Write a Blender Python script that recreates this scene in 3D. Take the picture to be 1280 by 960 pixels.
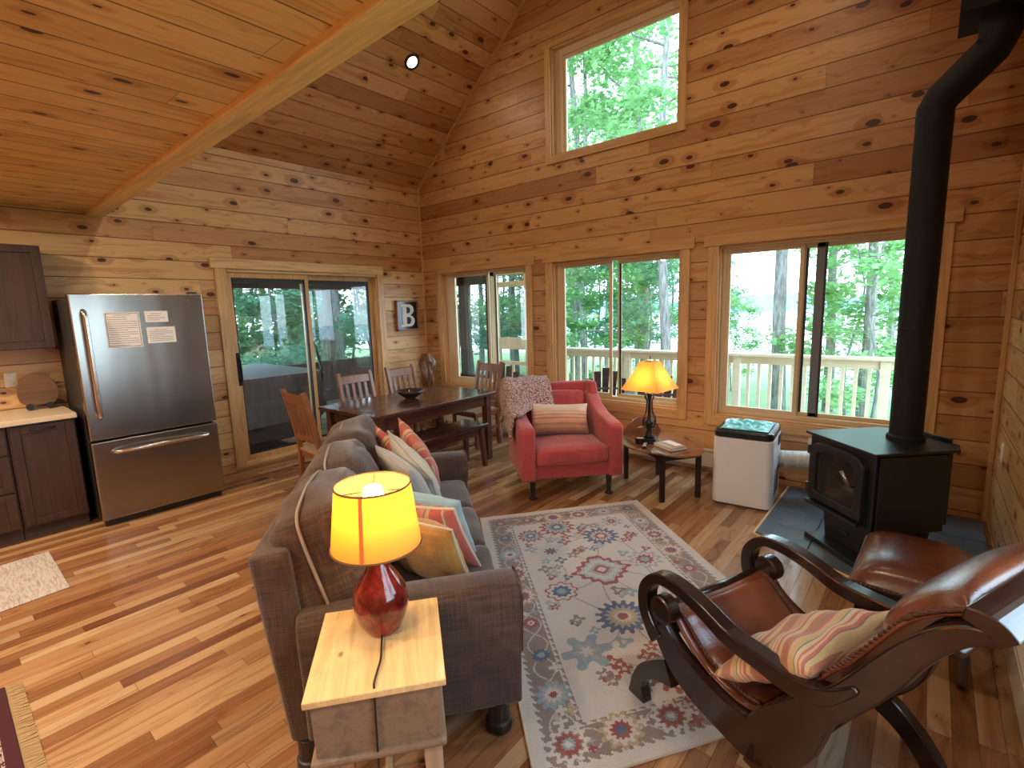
import bpy, bmesh, math, random
from mathutils import Vector, Matrix, noise
R = math.radians
PI = math.pi
for o in list(bpy.data.objects):
    bpy.data.objects.remove(o)
sc = bpy.context.scene
COL = sc.collection

# ------------------------------------------------------------------ camera
cam_d = bpy.data.cameras.new('camera')
cam = bpy.data.objects.new('camera', cam_d)
COL.objects.link(cam)
cam_d.lens = 619.4 / 1280 * 36
cam_d.sensor_width = 36
cam_d.clip_start = .05
cam_d.clip_end = 2000
CAM = Vector((5.668, -4.796, 1.62))
yaw, pitch, roll = R(-40.135), R(-8.585), R(-1.676)
fwd = Vector((math.sin(yaw) * math.cos(pitch), math.cos(yaw) * math.cos(pitch), math.sin(pitch)))
rt = Vector((math.cos(yaw), -math.sin(yaw), 0))
up = rt.cross(fwd)
r2 = rt * math.cos(roll) + up * math.sin(roll)
u2 = -rt * math.sin(roll) + up * math.cos(roll)
cam.matrix_world = Matrix(((r2.x, u2.x, -fwd.x, CAM.x), (r2.y, u2.y, -fwd.y, CAM.y), (r2.z, u2.z, -fwd.z, CAM.z), (0, 0, 0, 1)))
sc.camera = cam

# ------------------------------------------------------------------ view + world
sc.view_settings.view_transform = 'Standard'
sc.view_settings.look = 'None'
sc.view_settings.gamma = 1
sc.view_settings.exposure = 0.0
sc.view_settings.use_curve_mapping = False
WORLD = 9.0
w = bpy.data.worlds.new('world')
sc.world = w
w.use_nodes = True
nt = w.node_tree
nt.nodes.clear()
bg = nt.nodes.new('ShaderNodeBackground')
ow = nt.nodes.new('ShaderNodeOutputWorld')
tc = nt.nodes.new('ShaderNodeTexCoord')
sx = nt.nodes.new('ShaderNodeSeparateXYZ')
cr = nt.nodes.new('ShaderNodeValToRGB')
cr.color_ramp.elements[0].color = (.66, .86, 1, 1)
cr.color_ramp.elements[0].position = 0
cr.color_ramp.elements[1].color = (.50, .74, 1.0, 1)
cr.color_ramp.elements[1].position = .9
nt.links.new(tc.outputs['Generated'], sx.inputs[0])
nt.links.new(sx.outputs[2], cr.inputs[0])
nt.links.new(cr.outputs[0], bg.inputs[0])
nt.links.new(bg.outputs[0], ow.inputs[0])
bg.inputs[1].default_value = WORLD
sc.cycles.max_bounces = 7
sc.cycles.diffuse_bounces = 4
sc.cycles.transparent_max_bounces = 16
sc.cycles.caustics_reflective = False
sc.cycles.caustics_refractive = False
sc.cycles.sample_clamp_indirect = 6

CAN_W = 48      # recessed downlights, the visible one and the added unseen ones
LAMP1_E = 105    # bulb emission, near lamp
LAMP2_E = 75    # bulb emission, far lamp

# ------------------------------------------------------------------ node helpers
class N:
    def __init__(s, name):
        s.m = bpy.data.materials.new(name)
        s.m.use_nodes = True
        s.t = s.m.node_tree
        s.t.nodes.clear()
        s.out = s.t.nodes.new('ShaderNodeOutputMaterial')
        s.b = s.t.nodes.new('ShaderNodeBsdfPrincipled')
        s.t.links.new(s.b.outputs[0], s.out.inputs[0])
        s.coord = s.t.nodes.new('ShaderNodeTexCoord').outputs['Object']
    def n(s, typ, **kw):
        x = s.t.nodes.new(typ)
        for k, v in kw.items():
            setattr(x, k, v)
        return x
    def link(s, a, b):
        s.t.links.new(a, b)
    def put(s, sock, v):
        if hasattr(v, 'links') or isinstance(v, bpy.types.NodeSocket):
            s.link(v, sock)
        elif isinstance(v, (tuple, list)):
            sock.default_value = v if len(v) == len(sock.default_value) else tuple(v) + (1,)
        else:
            sock.default_value = v
    def math(s, op, a, b=0.0, c=None, clamp=False):
        x = s.n('ShaderNodeMath', operation=op)
        x.use_clamp = clamp
        s.put(x.inputs[0], a)
        s.put(x.inputs[1], b)
        if c is not None:
            s.put(x.inputs[2], c)
        return x.outputs[0]
    def sep(s, v=None):
        x = s.n('ShaderNodeSeparateXYZ')
        s.link(v if v is not None else s.coord, x.inputs[0])
        return x.outputs
    def comb(s, a=0.0, b=0.0, c=0.0):
        x = s.n('ShaderNodeCombineXYZ')
        for i, v in enumerate((a, b, c)):
            s.put(x.inputs[i], v)
        return x.outputs[0]
    def noise(s, vec=None, scale=5., detail=3., rough=.5, dist=0., dim='3D'):
        x = s.n('ShaderNodeTexNoise', noise_dimensions=dim)
        s.link(vec if vec is not None else s.coord, x.inputs['Vector'])
        x.inputs['Scale'].default_value = scale
        x.inputs['Detail'].default_value = detail
        x.inputs['Roughness'].default_value = rough
        x.inputs['Distortion'].default_value = dist
        return x.outputs[0]
    def white(s, vec, dim='3D'):
        x = s.n('ShaderNodeTexWhiteNoise', noise_dimensions=dim)
        if dim == '1D':
            s.link(vec, x.inputs['W'])
        else:
            s.link(vec, x.inputs['Vector'])
        return x.outputs[0], x.outputs[1]
    def ramp(s, f, stops, interp='LINEAR'):
        x = s.n('ShaderNodeValToRGB')
        e = x.color_ramp
        e.interpolation = interp
        while len(e.elements) > 1:
            e.elements.remove(e.elements[-1])
        for i, (p, c) in enumerate(stops):
            q = e.elements[0] if i == 0 else e.elements.new(p)
            q.position = p
            q.color = tuple(c) + (1,) if len(c) == 3 else c
        s.link(f, x.inputs[0])
        return x.outputs[0]
    def mix(s, f, a, b, mode='MIX'):
        x = s.n('ShaderNodeMix', data_type='RGBA', blend_type=mode)
        s.put(x.inputs[0], f)
        s.put(x.inputs[6], a)
        s.put(x.inputs[7], b)
        return x.outputs[2]
    def smooth(s, v, a, b, lo=0., hi=1.):
        x = s.n('ShaderNodeMapRange', interpolation_type='SMOOTHSTEP')
        s.put(x.inputs[0], v)
        for i, q in enumerate((a, b, lo, hi)):
            s.put(x.inputs[i + 1], q)
        return x.outputs[0]
    def bump(s, h, strength=.3, dist=.01):
        x = s.n('ShaderNodeBump')
        x.inputs['Strength'].default_value = strength
        x.inputs['Distance'].default_value = dist
        s.link(h, x.inputs['Height'])
        s.link(x.outputs[0], s.b.inputs['Normal'])
    def base(s, c):
        s.put(s.b.inputs['Base Color'], c)
    def set(s, rough=.5, metal=0., spec=None, coat=0., sheen=0., coat_rough=.1):
        s.put(s.b.inputs['Roughness'], rough)
        s.b.inputs['Metallic'].default_value = metal
        if spec is not None:
            s.b.inputs['Specular IOR Level'].default_value = spec
        if coat:
            s.b.inputs['Coat Weight'].default_value = coat
            s.b.inputs['Coat Roughness'].default_value = coat_rough
        if sheen:
            s.b.inputs['Sheen Weight'].default_value = sheen
        return s.m

def plain(name, c, rough=.5, metal=0., spec=None, coat=0., sheen=0., var=.12, nscale=8., bump=0.):
    s = N(name)
    f = s.noise(scale=nscale, detail=4)
    s.base(s.mix(f, tuple(x * (1 - var) for x in c), tuple(min(1, x * (1 + var)) for x in c)))
    if bump:
        s.bump(s.noise(scale=nscale * 12, detail=3), bump, .004)
    return s.set(rough, metal, spec, coat, sheen)

def emis(name, c, e):
    s = N(name)
    s.put(s.b.inputs['Emission Color'], c)
    s.b.inputs['Emission Strength'].default_value = e
    s.base(c)
    return s.m

def planks(name, along, across, width, length, cols, kfac=1., groove=(.10, .045, .02), cross_scale=1., kscale=3.7, rough=.42, gw=.035, seed=0., grain=.35, origin=0., coat=0.):
    """boards with grain, knots and grooves, laid in object space"""
    s = N(name)
    c = s.sep()
    ax = {'X': 0, 'Y': 1, 'Z': 2}
    L = c[ax[along]]
    A = s.math('ADD', s.math('MULTIPLY', c[ax[across]], cross_scale), 20 * width - origin)
    v = s.math('DIVIDE', A, width)
    row = s.math('FLOOR', v)
    fr = s.math('FRACT', v)
    rnd, _ = s.white(s.comb(row, seed, 3.3))
    l2 = s.math('ADD', s.math('DIVIDE', L, length), s.math('MULTIPLY', rnd, 7.7))
    cell = s.math('FLOOR', l2)
    lf = s.math('FRACT', l2)
    r1, rc = s.white(s.comb(row, cell, seed + 1.1))
    rs = s.sep(rc)
    # knots
    kv = s.comb(s.math('MULTIPLY', s.math('ADD', L, s.math('MULTIPLY', r1, 13.)), kscale), s.math('MULTIPLY', A, kscale * 1.9), 0.)
    vo = s.n('ShaderNodeTexVoronoi', voronoi_dimensions='2D', feature='F1')
    s.link(kv, vo.inputs['Vector'])
    vo.inputs['Scale'].default_value = 1.
    d = vo.outputs['Distance']
    kr = s.sep(vo.outputs['Color'])
    rad = s.math('MULTIPLY', s.math('POWER', kr[0], 3.2), .16 * kfac)
    dn = s.math('ADD', d, s.math('MULTIPLY', s.math('SUBTRACT', s.noise(scale=22, detail=2), .5), .06))
    knot = s.smooth(s.math('SUBTRACT', dn, rad), .012, -.015)
    halo = s.smooth(s.math('SUBTRACT', dn, s.math('MULTIPLY', rad, 2.3)), .10, -.03)
    # grain
    warp = s.math('MULTIPLY', s.smooth(d, .45, 0.), .035)
    gv = s.comb(s.math('MULTIPLY', s.math('ADD', L, s.math('MULTIPLY', r1, 31.)), 1.1), s.math('MULTIPLY', s.math('ADD', A, warp), 15.), s.math('MULTIPLY', rs[1], 9.))
    g = s.noise(gv, scale=1.6, detail=5, rough=.6, dist=.9)
    gv2 = s.comb(s.math('MULTIPLY', L, 1.2), s.math('MULTIPLY', A, 90.), rs[0])
    g2 = s.noise(gv2, scale=2., detail=3)
    base = s.ramp(r1, cols)
    dark = s.mix(1., base, (.62, .48, .36), 'MULTIPLY')
    gm = s.math('MULTIPLY', s.smooth(g, .48, .72), grain * 2)
    colr = s.mix(gm, base, dark)
    colr = s.mix(s.math('MULTIPLY', s.smooth(g2, .45, .75), grain * .6), colr, dark)
    streak = s.noise(s.comb(s.math('MULTIPLY', s.math('ADD', L, s.math('MULTIPLY', r1, 17.)), .8), s.math('MULTIPLY', A, 9.), rs[2]), scale=1.3, detail=2, dist=.4)
    colr = s.mix(s.math('MULTIPLY', s.smooth(streak, .58, .7), .55), colr, s.mix(1., base, (.72, .46, .30), 'MULTIPLY'))
    if kfac > 0:
        colr = s.mix(s.math('MULTIPLY', halo, .5), colr, s.mix(1., base, (.55, .33, .2), 'MULTIPLY'))
        colr = s.mix(knot, colr, (.075, .022, .010))
    e = s.math('MINIMUM', fr, s.math('SUBTRACT', 1., fr))
    gr = s.smooth(e, gw, gw * .35)
    le = s.math('MULTIPLY', s.math('MINIMUM', lf, s.math('SUBTRACT', 1., lf)), length)
    ge = s.smooth(le, .0025, .001)
    grv = s.math('MAXIMUM', gr, s.math('MULTIPLY', ge, .6))
    colr = s.mix(s.math('MULTIPLY', grv, .85), colr, groove)
    s.base(colr)
    h = s.math('SUBTRACT', s.math('MULTIPLY', g, .08), grv)
    s.bump(h, .35, .006)
    return s.set(rough, spec=.4, coat=coat)

PINE = [(0, (.50, .27, .115)), (.25, (.62, .37, .165)), (.5, (.70, .45, .21)), (.75, (.63, .36, .15)), (.9, (.52, .27, .11)), (1, (.44, .21, .085))]
PINE_R = [(0, (.45, .225, .09)), (.3, (.56, .31, .13)), (.55, (.64, .37, .165)), (.8, (.52, .27, .11)), (1, (.40, .185, .075))]
PINE_L = [(0, (.68, .44, .18)), (.4, (.80, .56, .26)), (.7, (.76, .50, .21)), (1, (.70, .44, .18))]
SL = math.sqrt(1 + .854 ** 2)
M = {}
M['wall_y'] = planks('pine boards left wall', 'Y', 'Z', .178, 2.9, PINE, seed=2., kfac=1.15, origin=.045)
M['wall_x'] = planks('pine boards gable wall', 'X', 'Z', .178, 2.9, PINE_R, seed=5., kfac=1.15, origin=.045)
M['ceil_slope'] = planks('pine boards cathedral ceiling', 'Y', 'X', .178, 2.9, PINE_R, seed=9., kfac=1.15, cross_scale=SL)
M['ceil_flat'] = planks('pine boards flat ceiling', 'Y', 'X', .178, 3.4, PINE_L, kfac=.75, seed=12.)
M['floor'] = planks('hickory strip floor', 'Y', 'X', .074, 1.0, [(0, (.17, .065, .028)), (.12, (.30, .135, .06)), (.30, (.36, .175, .078)), (.5, (.52, .32, .165)), (.68, (.33, .155, .068)), (.86, (.20, .08, .036)), (1, (.58, .39, .22))], kfac=.28, kscale=2.6, rough=.27, gw=.02, grain=.5, seed=4., groove=(.09, .04, .02), coat=.25)
M['deck'] = planks('weathered deck boards', 'Y', 'X', .14, 3., [(0, (.30, .27, .22)), (.5, (.42, .38, .31)), (1, (.36, .32, .26))], kfac=.3, gw=.05, rough=.8)

def wood(name, c, axis='X', rough=.45, dark=.55, knots=0., coat=0., sc_=1.):
    s = N(name)
    c3 = s.sep()
    i = 'XYZ'.index(axis)
    v = [s.math('MULTIPLY', c3[k], (1.2 if k == i else 16.) * sc_) for k in range(3)]
    g = s.noise(s.comb(*v), scale=1.7, detail=5, rough=.6, dist=.7)
    dk = tuple(x * dark for x in c)
    col = s.mix(s.smooth(g, .4, .72), c, dk)
    g2 = s.noise(s.comb(*[s.math('MULTIPLY', c3[k], (2. if k == i else 70.) * sc_) for k in range(3)]), scale=1.5, detail=2)
    col = s.mix(s.math('MULTIPLY', s.smooth(g2, .45, .7), .3), col, dk)
    if knots:
        vo = s.n('ShaderNodeTexVoronoi', voronoi_dimensions='3D')
        s.link(s.comb(*[s.math('MULTIPLY', c3[k], (3.5 if k == i else 6.5)) for k in range(3)]), vo.inputs['Vector'])
        vo.inputs['Scale'].default_value = 1.
        kr = s.sep(vo.outputs['Color'])
        rad = s.math('MULTIPLY', s.math('POWER', kr[0], 2.), .11 * knots)
        k = s.smooth(s.math('SUBTRACT', vo.outputs['Distance'], rad), .02, -.02)
        col = s.mix(s.math('MULTIPLY', k, .85), col, tuple(x * .22 for x in c))
    s.base(col)
    s.bump(g, .12, .003)
    return s.set(rough, coat=coat)

M['trim_x'] = wood('pine casing along x', (.64, .36, .15), 'X', .4, .68, knots=.6)
M['trim_y'] = wood('pine casing along y', (.76, .50, .24), 'Y', .4, .68, knots=.5)
M['trim_z'] = wood('pine casing upright', (.68, .40, .17), 'Z', .4, .68, knots=.55)
M['beam'] = wood('pale pine beam', (.84, .60, .28), 'X', .45, .72, knots=.6)
M['dark_x'] = wood('dark stained table wood', (.085, .032, .020), 'Y', .22, .5, coat=.5)
M['dark_z'] = wood('dark stained leg wood', (.10, .036, .020), 'Z', .3, .5)
M['chair_wood'] = wood('reddish brown chair wood', (.26, .105, .042), 'Z', .32, .6, coat=.2)
M['chair_wood2'] = wood('bleached brown chair wood', (.40, .24, .14), 'X', .4, .6)
M['cab'] = wood('rustic dark stained cabinet wood', (.052, .022, .011), 'Z', .5, .45, knots=.8)
M['cab_h'] = wood('rustic dark stained drawer wood', (.052, .022, .011), 'Y', .5, .45, knots=.8)
M['plant'] = wood('dark mahogany chair frame', (.024, .009, .006), 'X', .25, .5, coat=.4)
M['side_top'] = wood('clear honey pine tabletop', (.84, .56, .26), 'X', .38, .72, knots=.6, coat=.15)
M['side_body'] = wood('greyed pine stand', (.27, .18, .115), 'X', .6, .65, knots=.5)
M['side_leg'] = wood('greyed pine leg', (.48, .33, .21), 'Z', .6, .65)
M['butler'] = wood('polished cherry table', (.22, .075, .032), 'X', .18, .55, coat=.7)
M['butler_leg'] = wood('near black table leg', (.03, .014, .01), 'Z', .3, .5)
M['slice'] = wood('rustic log slice', (.16, .075, .035), 'Y', .6, .5, knots=1.)
M['drift'] = wood('carved driftwood', (.20, .08, .028), 'Z', .35, .15, knots=1.8, sc_=1.6)
M['rail_w'] = wood('pressure treated railing', (.74, .68, .50), 'X', .7, .85)
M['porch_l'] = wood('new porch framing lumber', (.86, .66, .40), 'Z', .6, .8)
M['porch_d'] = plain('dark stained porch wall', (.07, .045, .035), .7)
M['bark'] = None
M['steel'] = None
s = N('brushed stainless steel')
c3 = s.sep()
g = s.noise(s.comb(s.math('MULTIPLY', c3[0], 2.), s.math('MULTIPLY', c3[1], 2.), s.math('MULTIPLY', c3[2], 160.)), scale=1.5, detail=3)
wv = s.noise(s.comb(0., s.math('MULTIPLY', c3[1], 3.2), s.math('MULTIPLY', c3[2], .5)), scale=1.2, detail=1)
s.base(s.mix(g, (.33, .31, .29), (.39, .37, .35)))
s.bump(wv, .25, .02)
M['steel'] = s.set(.24, 1.)
M['handle'] = plain('polished handle steel', (.66, .62, .58), .18, 1.)
M['graph'] = plain('graphite appliance side', (.05, .048, .045), .45, .4)
M['black'] = plain('matte black steel', (.009, .0105, .013), .36, .0, spec=.6, bump=.1)
M['pipe'] = plain('flat black stove pipe', (.008, .009, .011), .62, .0, spec=.3)
M['blackiron'] = plain('black wrought iron', (.02, .018, .018), .35, .6)
M['blackplastic'] = plain('glossy black plastic', (.012, .012, .014), .15)
M['white'] = plain('white plastic', (.72, .70, .68), .35, var=.03)
M['cream_metal'] = plain('off white heater enamel', (.72, .66, .56), .4, var=.03)
M['vinyl'] = plain('almond window vinyl', (.66, .50, .30), .35, var=.04)
M['rubber'] = plain('dark gasket', (.02, .02, .022), .5)
M['outlet'] = plain('ivory outlet plate', (.75, .68, .52), .4, var=.03)
M['counter'] = plain('pale speckled countertop', (.62, .50, .36), .3, var=.12, nscale=60)
M['hose'] = plain('white flexible hose', (.78, .77, .74), .4, var=.03)
M['teal'] = plain('crinkled teal plastic bag', (.16, .55, .56), .2, var=.5, nscale=20)
M['brown_leg'] = plain('espresso block foot', (.018, .011, .008), .4)

s = N('window glass')
s.t.nodes.remove(s.b)
tr = s.n('ShaderNodeBsdfTransparent')
gl = s.n('ShaderNodeBsdfGlossy')
gl.inputs['Roughness'].default_value = .01
fz = s.n('ShaderNodeLayerWeight')
fz.inputs[0].default_value = .5
mx = s.n('ShaderNodeMixShader')
s.link(s.math('ADD', s.math('MULTIPLY', s.math('POWER', fz.outputs['Facing'], 5.), .9), .045), mx.inputs[0])
s.link(tr.outputs[0], mx.inputs[1])
s.link(gl.outputs[0], mx.inputs[2])
s.link(mx.outputs[0], s.out.inputs[0])
M['glass'] = s.m
s = N('insect screen')
s.t.nodes.remove(s.b)
tr = s.n('ShaderNodeBsdfTransparent')
df = s.n('ShaderNodeBsdfDiffuse')
df.inputs[0].default_value = (.10, .11, .13, 1)
mx = s.n('ShaderNodeMixShader')
mx.inputs[0].default_value = .30
s.link(tr.outputs[0], mx.inputs[1])
s.link(df.outputs[0], mx.inputs[2])
s.link(mx.outputs[0], s.out.inputs[0])
M['screen'] = s.m

def fabric(name, c, c2=None, scale=160., rough=.9, sheen=.3, slub=.5):
    s = N(name)
    c2 = c2 or tuple(x * .55 for x in c)
    c3 = s.sep()
    a = s.noise(s.comb(s.math('MULTIPLY', c3[0], 8.), s.math('MULTIPLY', c3[1], 8.), s.math('MULTIPLY', c3[2], scale)), scale=1., detail=2)
    b = s.noise(s.comb(s.math('MULTIPLY', c3[0], scale), s.math('MULTIPLY', c3[1], 8.), s.math('MULTIPLY', c3[2], 8.)), scale=1., detail=2)
    d = s.noise(s.comb(s.math('MULTIPLY', c3[0], 8.), s.math('MULTIPLY', c3[1], scale), s.math('MULTIPLY', c3[2], 8.)), scale=1., detail=2)
    f = s.math('DIVIDE', s.math('ADD', s.math('ADD', a, b), d), 3.)
    s.base(s.mix(s.smooth(f, .38, .62), c2, c))
    s.bump(f, slub, .004)
    return s.set(rough, sheen=sheen)
M['sofa'] = fabric('brown linen weave', (.090, .047, .029), (.040, .020, .012))
M['sofa_light'] = plain('sofa piping', (.36, .29, .235), .8)
M['red'] = fabric('brick red upholstery', (.46, .060, .055), (.33, .035, .034), scale=220, slub=.2)
M['cream'] = fabric('oatmeal linen', (.56, .49, .38), (.44, .38, .30))
M['ltgrey'] = fabric('pale grey linen', (.42, .40, .37), (.33, .31, .29))
M['gold'] = fabric('mustard gold cotton', (.55, .27, .045), (.42, .19, .03), slub=.2)
M['ltblue'] = fabric('pale aqua cotton', (.34, .50, .54), (.27, .42, .46), slub=.2)

def stripes(name, axis, period, stops, weave=True, rough=.9, off=0.):
    s = N(name)
    c3 = s.sep()
    v = s.math('FRACT', s.math('ADD', s.math('DIVIDE', c3['XYZ'.index(axis)], period), off + 10.))
    col = s.ramp(v, stops, 'CONSTANT')
    if weave:
        n = s.noise(s.coord, scale=260, detail=1)
        n2 = s.noise(s.coord, scale=9, detail=2)
        col = s.mix(s.math('MULTIPLY', s.smooth(n, .3, .7), .28), col, (.30, .16, .10))
        col = s.mix(s.math('MULTIPLY', n2, .2), col, (.55, .38, .25))
        s.bump(n, .4, .003)
    s.base(col)
    return s.set(rough, sheen=.2)
RD = (.50, .065, .055)
M['str_red'] = stripes('red striped cotton', 'X', .30, [(0, RD), (.22, (.62, .36, .14)), (.26, (.25, .10, .06)), (.29, (.60, .42, .22)), (.36, RD), (.52, (.30, .18, .10)), (.55, (.62, .45, .25)), (.58, RD), (.78, (.52, .34, .12)), (.84, (.20, .12, .09)), (.87, (.56, .20, .10))])
M['str_lum'] = stripes('cream to rust striped cotton', 'Y', .32, [(0, (.22, .10, .065)), (.12, (.32, .14, .09)), (.22, (.42, .20, .11)), (.30, (.30, .12, .08)), (.36, (.58, .26, .16)), (.42, (.60, .36, .22)), (.48, (.42, .16, .11)), (.52, (.64, .40, .26)), (.58, (.50, .22, .15)), (.62, (.68, .46, .34)), (.68, (.55, .30, .22)), (.71, (.66, .52, .40)), (.80, (.70, .56, .45))], off=.5)
M['kilim'] = stripes('kilim striped wool', 'Y', .105, [(0, (.50, .34, .13)), (.13, (.08, .09, .10)), (.16, (.58, .46, .28)), (.25, (.50, .10, .08)), (.30, (.62, .44, .24)), (.36, (.50, .09, .08)), (.43, (.10, .10, .11)), (.46, (.55, .40, .18)), (.60, (.38, .12, .06)), (.72, (.24, .14, .07)), (.82, (.44, .08, .06)), (.92, (.52, .34, .18))])
s = N('burnished brown leather')
n = s.noise(scale=3.2, detail=4, rough=.6)
n2 = s.noise(scale=150, detail=2)
s.base(s.mix(s.smooth(n, .32, .7), (.085, .020, .009), (.20, .052, .020)))
s.bump(s.math('ADD', n2, s.math('MULTIPLY', s.noise(scale=9, detail=3), 1.5)), .22, .004)
M['leather'] = s.set(.27, spec=.55, coat=.35, coat_rough=.2)
M['braid'] = plain('dark leather lacing', (.075, .022, .012), .4, bump=.5)
M['cushleather'] = M['leather']
s = N('glazed oxblood ceramic')
n = s.noise(scale=14, detail=5, rough=.7)
s.base(s.mix(s.smooth(n, .4, .65), (.085, .006, .005), (.23, .022, .014)))
M['ceramic'] = s.set(.1, coat=.5)
def shade_mat(name, c, tl):
    s = N(name)
    s.t.nodes.remove(s.b)
    d = s.n('ShaderNodeBsdfDiffuse')
    d.inputs[0].default_value = c + (1,)
    t = s.n('ShaderNodeBsdfTranslucent')
    t.inputs[0].default_value = tl + (1,)
    mx = s.n('ShaderNodeMixShader')
    mx.inputs[0].default_value = .62
    s.link(d.outputs[0], mx.inputs[1])
    s.link(t.outputs[0], mx.inputs[2])
    s.link(mx.outputs[0], s.out.inputs[0])
    return s.m
M['shade1'] = shade_mat('amber linen drum shade', (.78, .48, .17), (.95, .24, .012))
M['shade2'] = shade_mat('parchment shade', (.75, .50, .22), (.92, .37, .06))
M['shadetrim'] = plain('brown shade trim', (.16, .08, .03), .7)
M['bulb1'] = emis('lit bulb near', (1, .72, .36), LAMP1_E)
M['bulb2'] = emis('lit bulb far', (1, .66, .30), LAMP2_E)
M['canglow'] = emis('lit downlight lens', (1, .86, .66), 9)
s = N('natural cleft slate')
v = s.n('ShaderNodeTexNoise')
n = s.noise(scale=5, detail=6, rough=.6, dist=.6)
s.base(s.ramp(n, [(.3, (.035, .055, .075)), (.5, (.08, .115, .15)), (.64, (.11, .11, .10)), (.75, (.05, .08, .115))]))
s.bump(s.noise(scale=6, detail=7), .6, .012)
M['slate'] = s.set(.4)
M['grout'] = plain('dark grout', (.03, .03, .03), .9)
s = N('chunky knit throw')
v = s.n('ShaderNodeTexVoronoi')
s.link(s.coord, v.inputs['Vector'])
v.inputs['Scale'].default_value = 85
n = s.noise(scale=70, detail=3)
s.base(s.mix(s.smooth(n, .40, .60), (.22, .05, .045), (.60, .47, .43)))
s.bump(v.outputs['Distance'], 1., .012)
M['throw'] = s.set(.95, sheen=.3)
s = N('flat woven grey mat')
c3 = s.sep()
n = s.noise(s.comb(s.math('MULTIPLY', c3[0], 7.), s.math('MULTIPLY', c3[1], 60.), 0.), scale=1., detail=4, dist=.5)
s.base(s.ramp(n, [(.3, (.30, .26, .24)), (.48, (.52, .48, .45)), (.60, (.36, .26, .23)), (.7, (.56, .52, .48))]))
s.bump(n, .5, .004)
M['mat'] = s.set(.95)
s = N('rug pile')
at = s.n('ShaderNodeVertexColor')
at.layer_name = 'weave'
n = s.noise(scale=230, detail=2)
n2 = s.noise(scale=14, detail=3)
c = s.mix(s.math('MULTIPLY', s.smooth(n, .35, .7), .35), at.outputs[0], s.mix(1., at.outputs[0], (.5, .45, .42), 'MULTIPLY'))
c = s.mix(s.math('MULTIPLY', n2, .25), c, (.50, .42, .38))
s.base(c)
s.bump(n, .7, .006)
M['rug'] = s.set(.95, sheen=.2)
s = N('bark grey brown')
n = s.noise(s.comb(*[s.math('MULTIPLY', q, k) for q, k in zip(s.sep(), (9, 9, 1.6))]), scale=2., detail=5, rough=.65)
s.base(s.ramp(n, [(.3, (.10, .09, .09)), (.5, (.27, .25, .25)), (.7, (.45, .43, .42))]))
s.bump(n, .6, .03)
M['bark'] = s.set(.9)
def leafmat(name, a, b, tl):
    s = N(name)
    s.t.nodes.remove(s.b)
    oi = s.n('ShaderNodeObjectInfo')
    n = s.noise(scale=1.3, detail=2)
    f = s.math('ADD', s.math('MULTIPLY', n, .8), s.math('MULTIPLY', oi.outputs['Random'], .3))
    col = s.mix(s.smooth(f, .3, .8), a, b)
    d = s.n('ShaderNodeBsdfDiffuse')
    t = s.n('ShaderNodeBsdfTranslucent')
    s.link(col, d.inputs[0])
    s.link(s.mix(1., col, tl, 'MULTIPLY'), t.inputs[0])
    mx = s.n('ShaderNodeMixShader')
    mx.inputs[0].default_value = .5
    s.link(d.outputs[0], mx.inputs[1])
    s.link(t.outputs[0], mx.inputs[2])
    s.link(mx.outputs[0], s.out.inputs[0])
    return s.m
M['leaf'] = leafmat('maple leaves', (.20, .40, .17), (.40, .64, .33), (1, 1, .85, 1))
M['leaf2'] = leafmat('cool understory leaves', (.17, .40, .26), (.33, .60, .42), (1, 1, .95, 1))
s = N('meadow grass')
n = s.noise(scale=2.5, detail=5)
s.base(s.mix(n, (.13, .24, .09), (.26, .38, .17)))
M['grass'] = s.set(.95)
s = N('lake water')
s.base((.45, .60, .70))
s.bump(s.noise(scale=3, detail=3), .15, .05)
M['lake'] = s.set(.25)
M['shore'] = plain('hazy far forest', (.16, .30, .36), .95, var=.3, nscale=.3)

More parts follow.
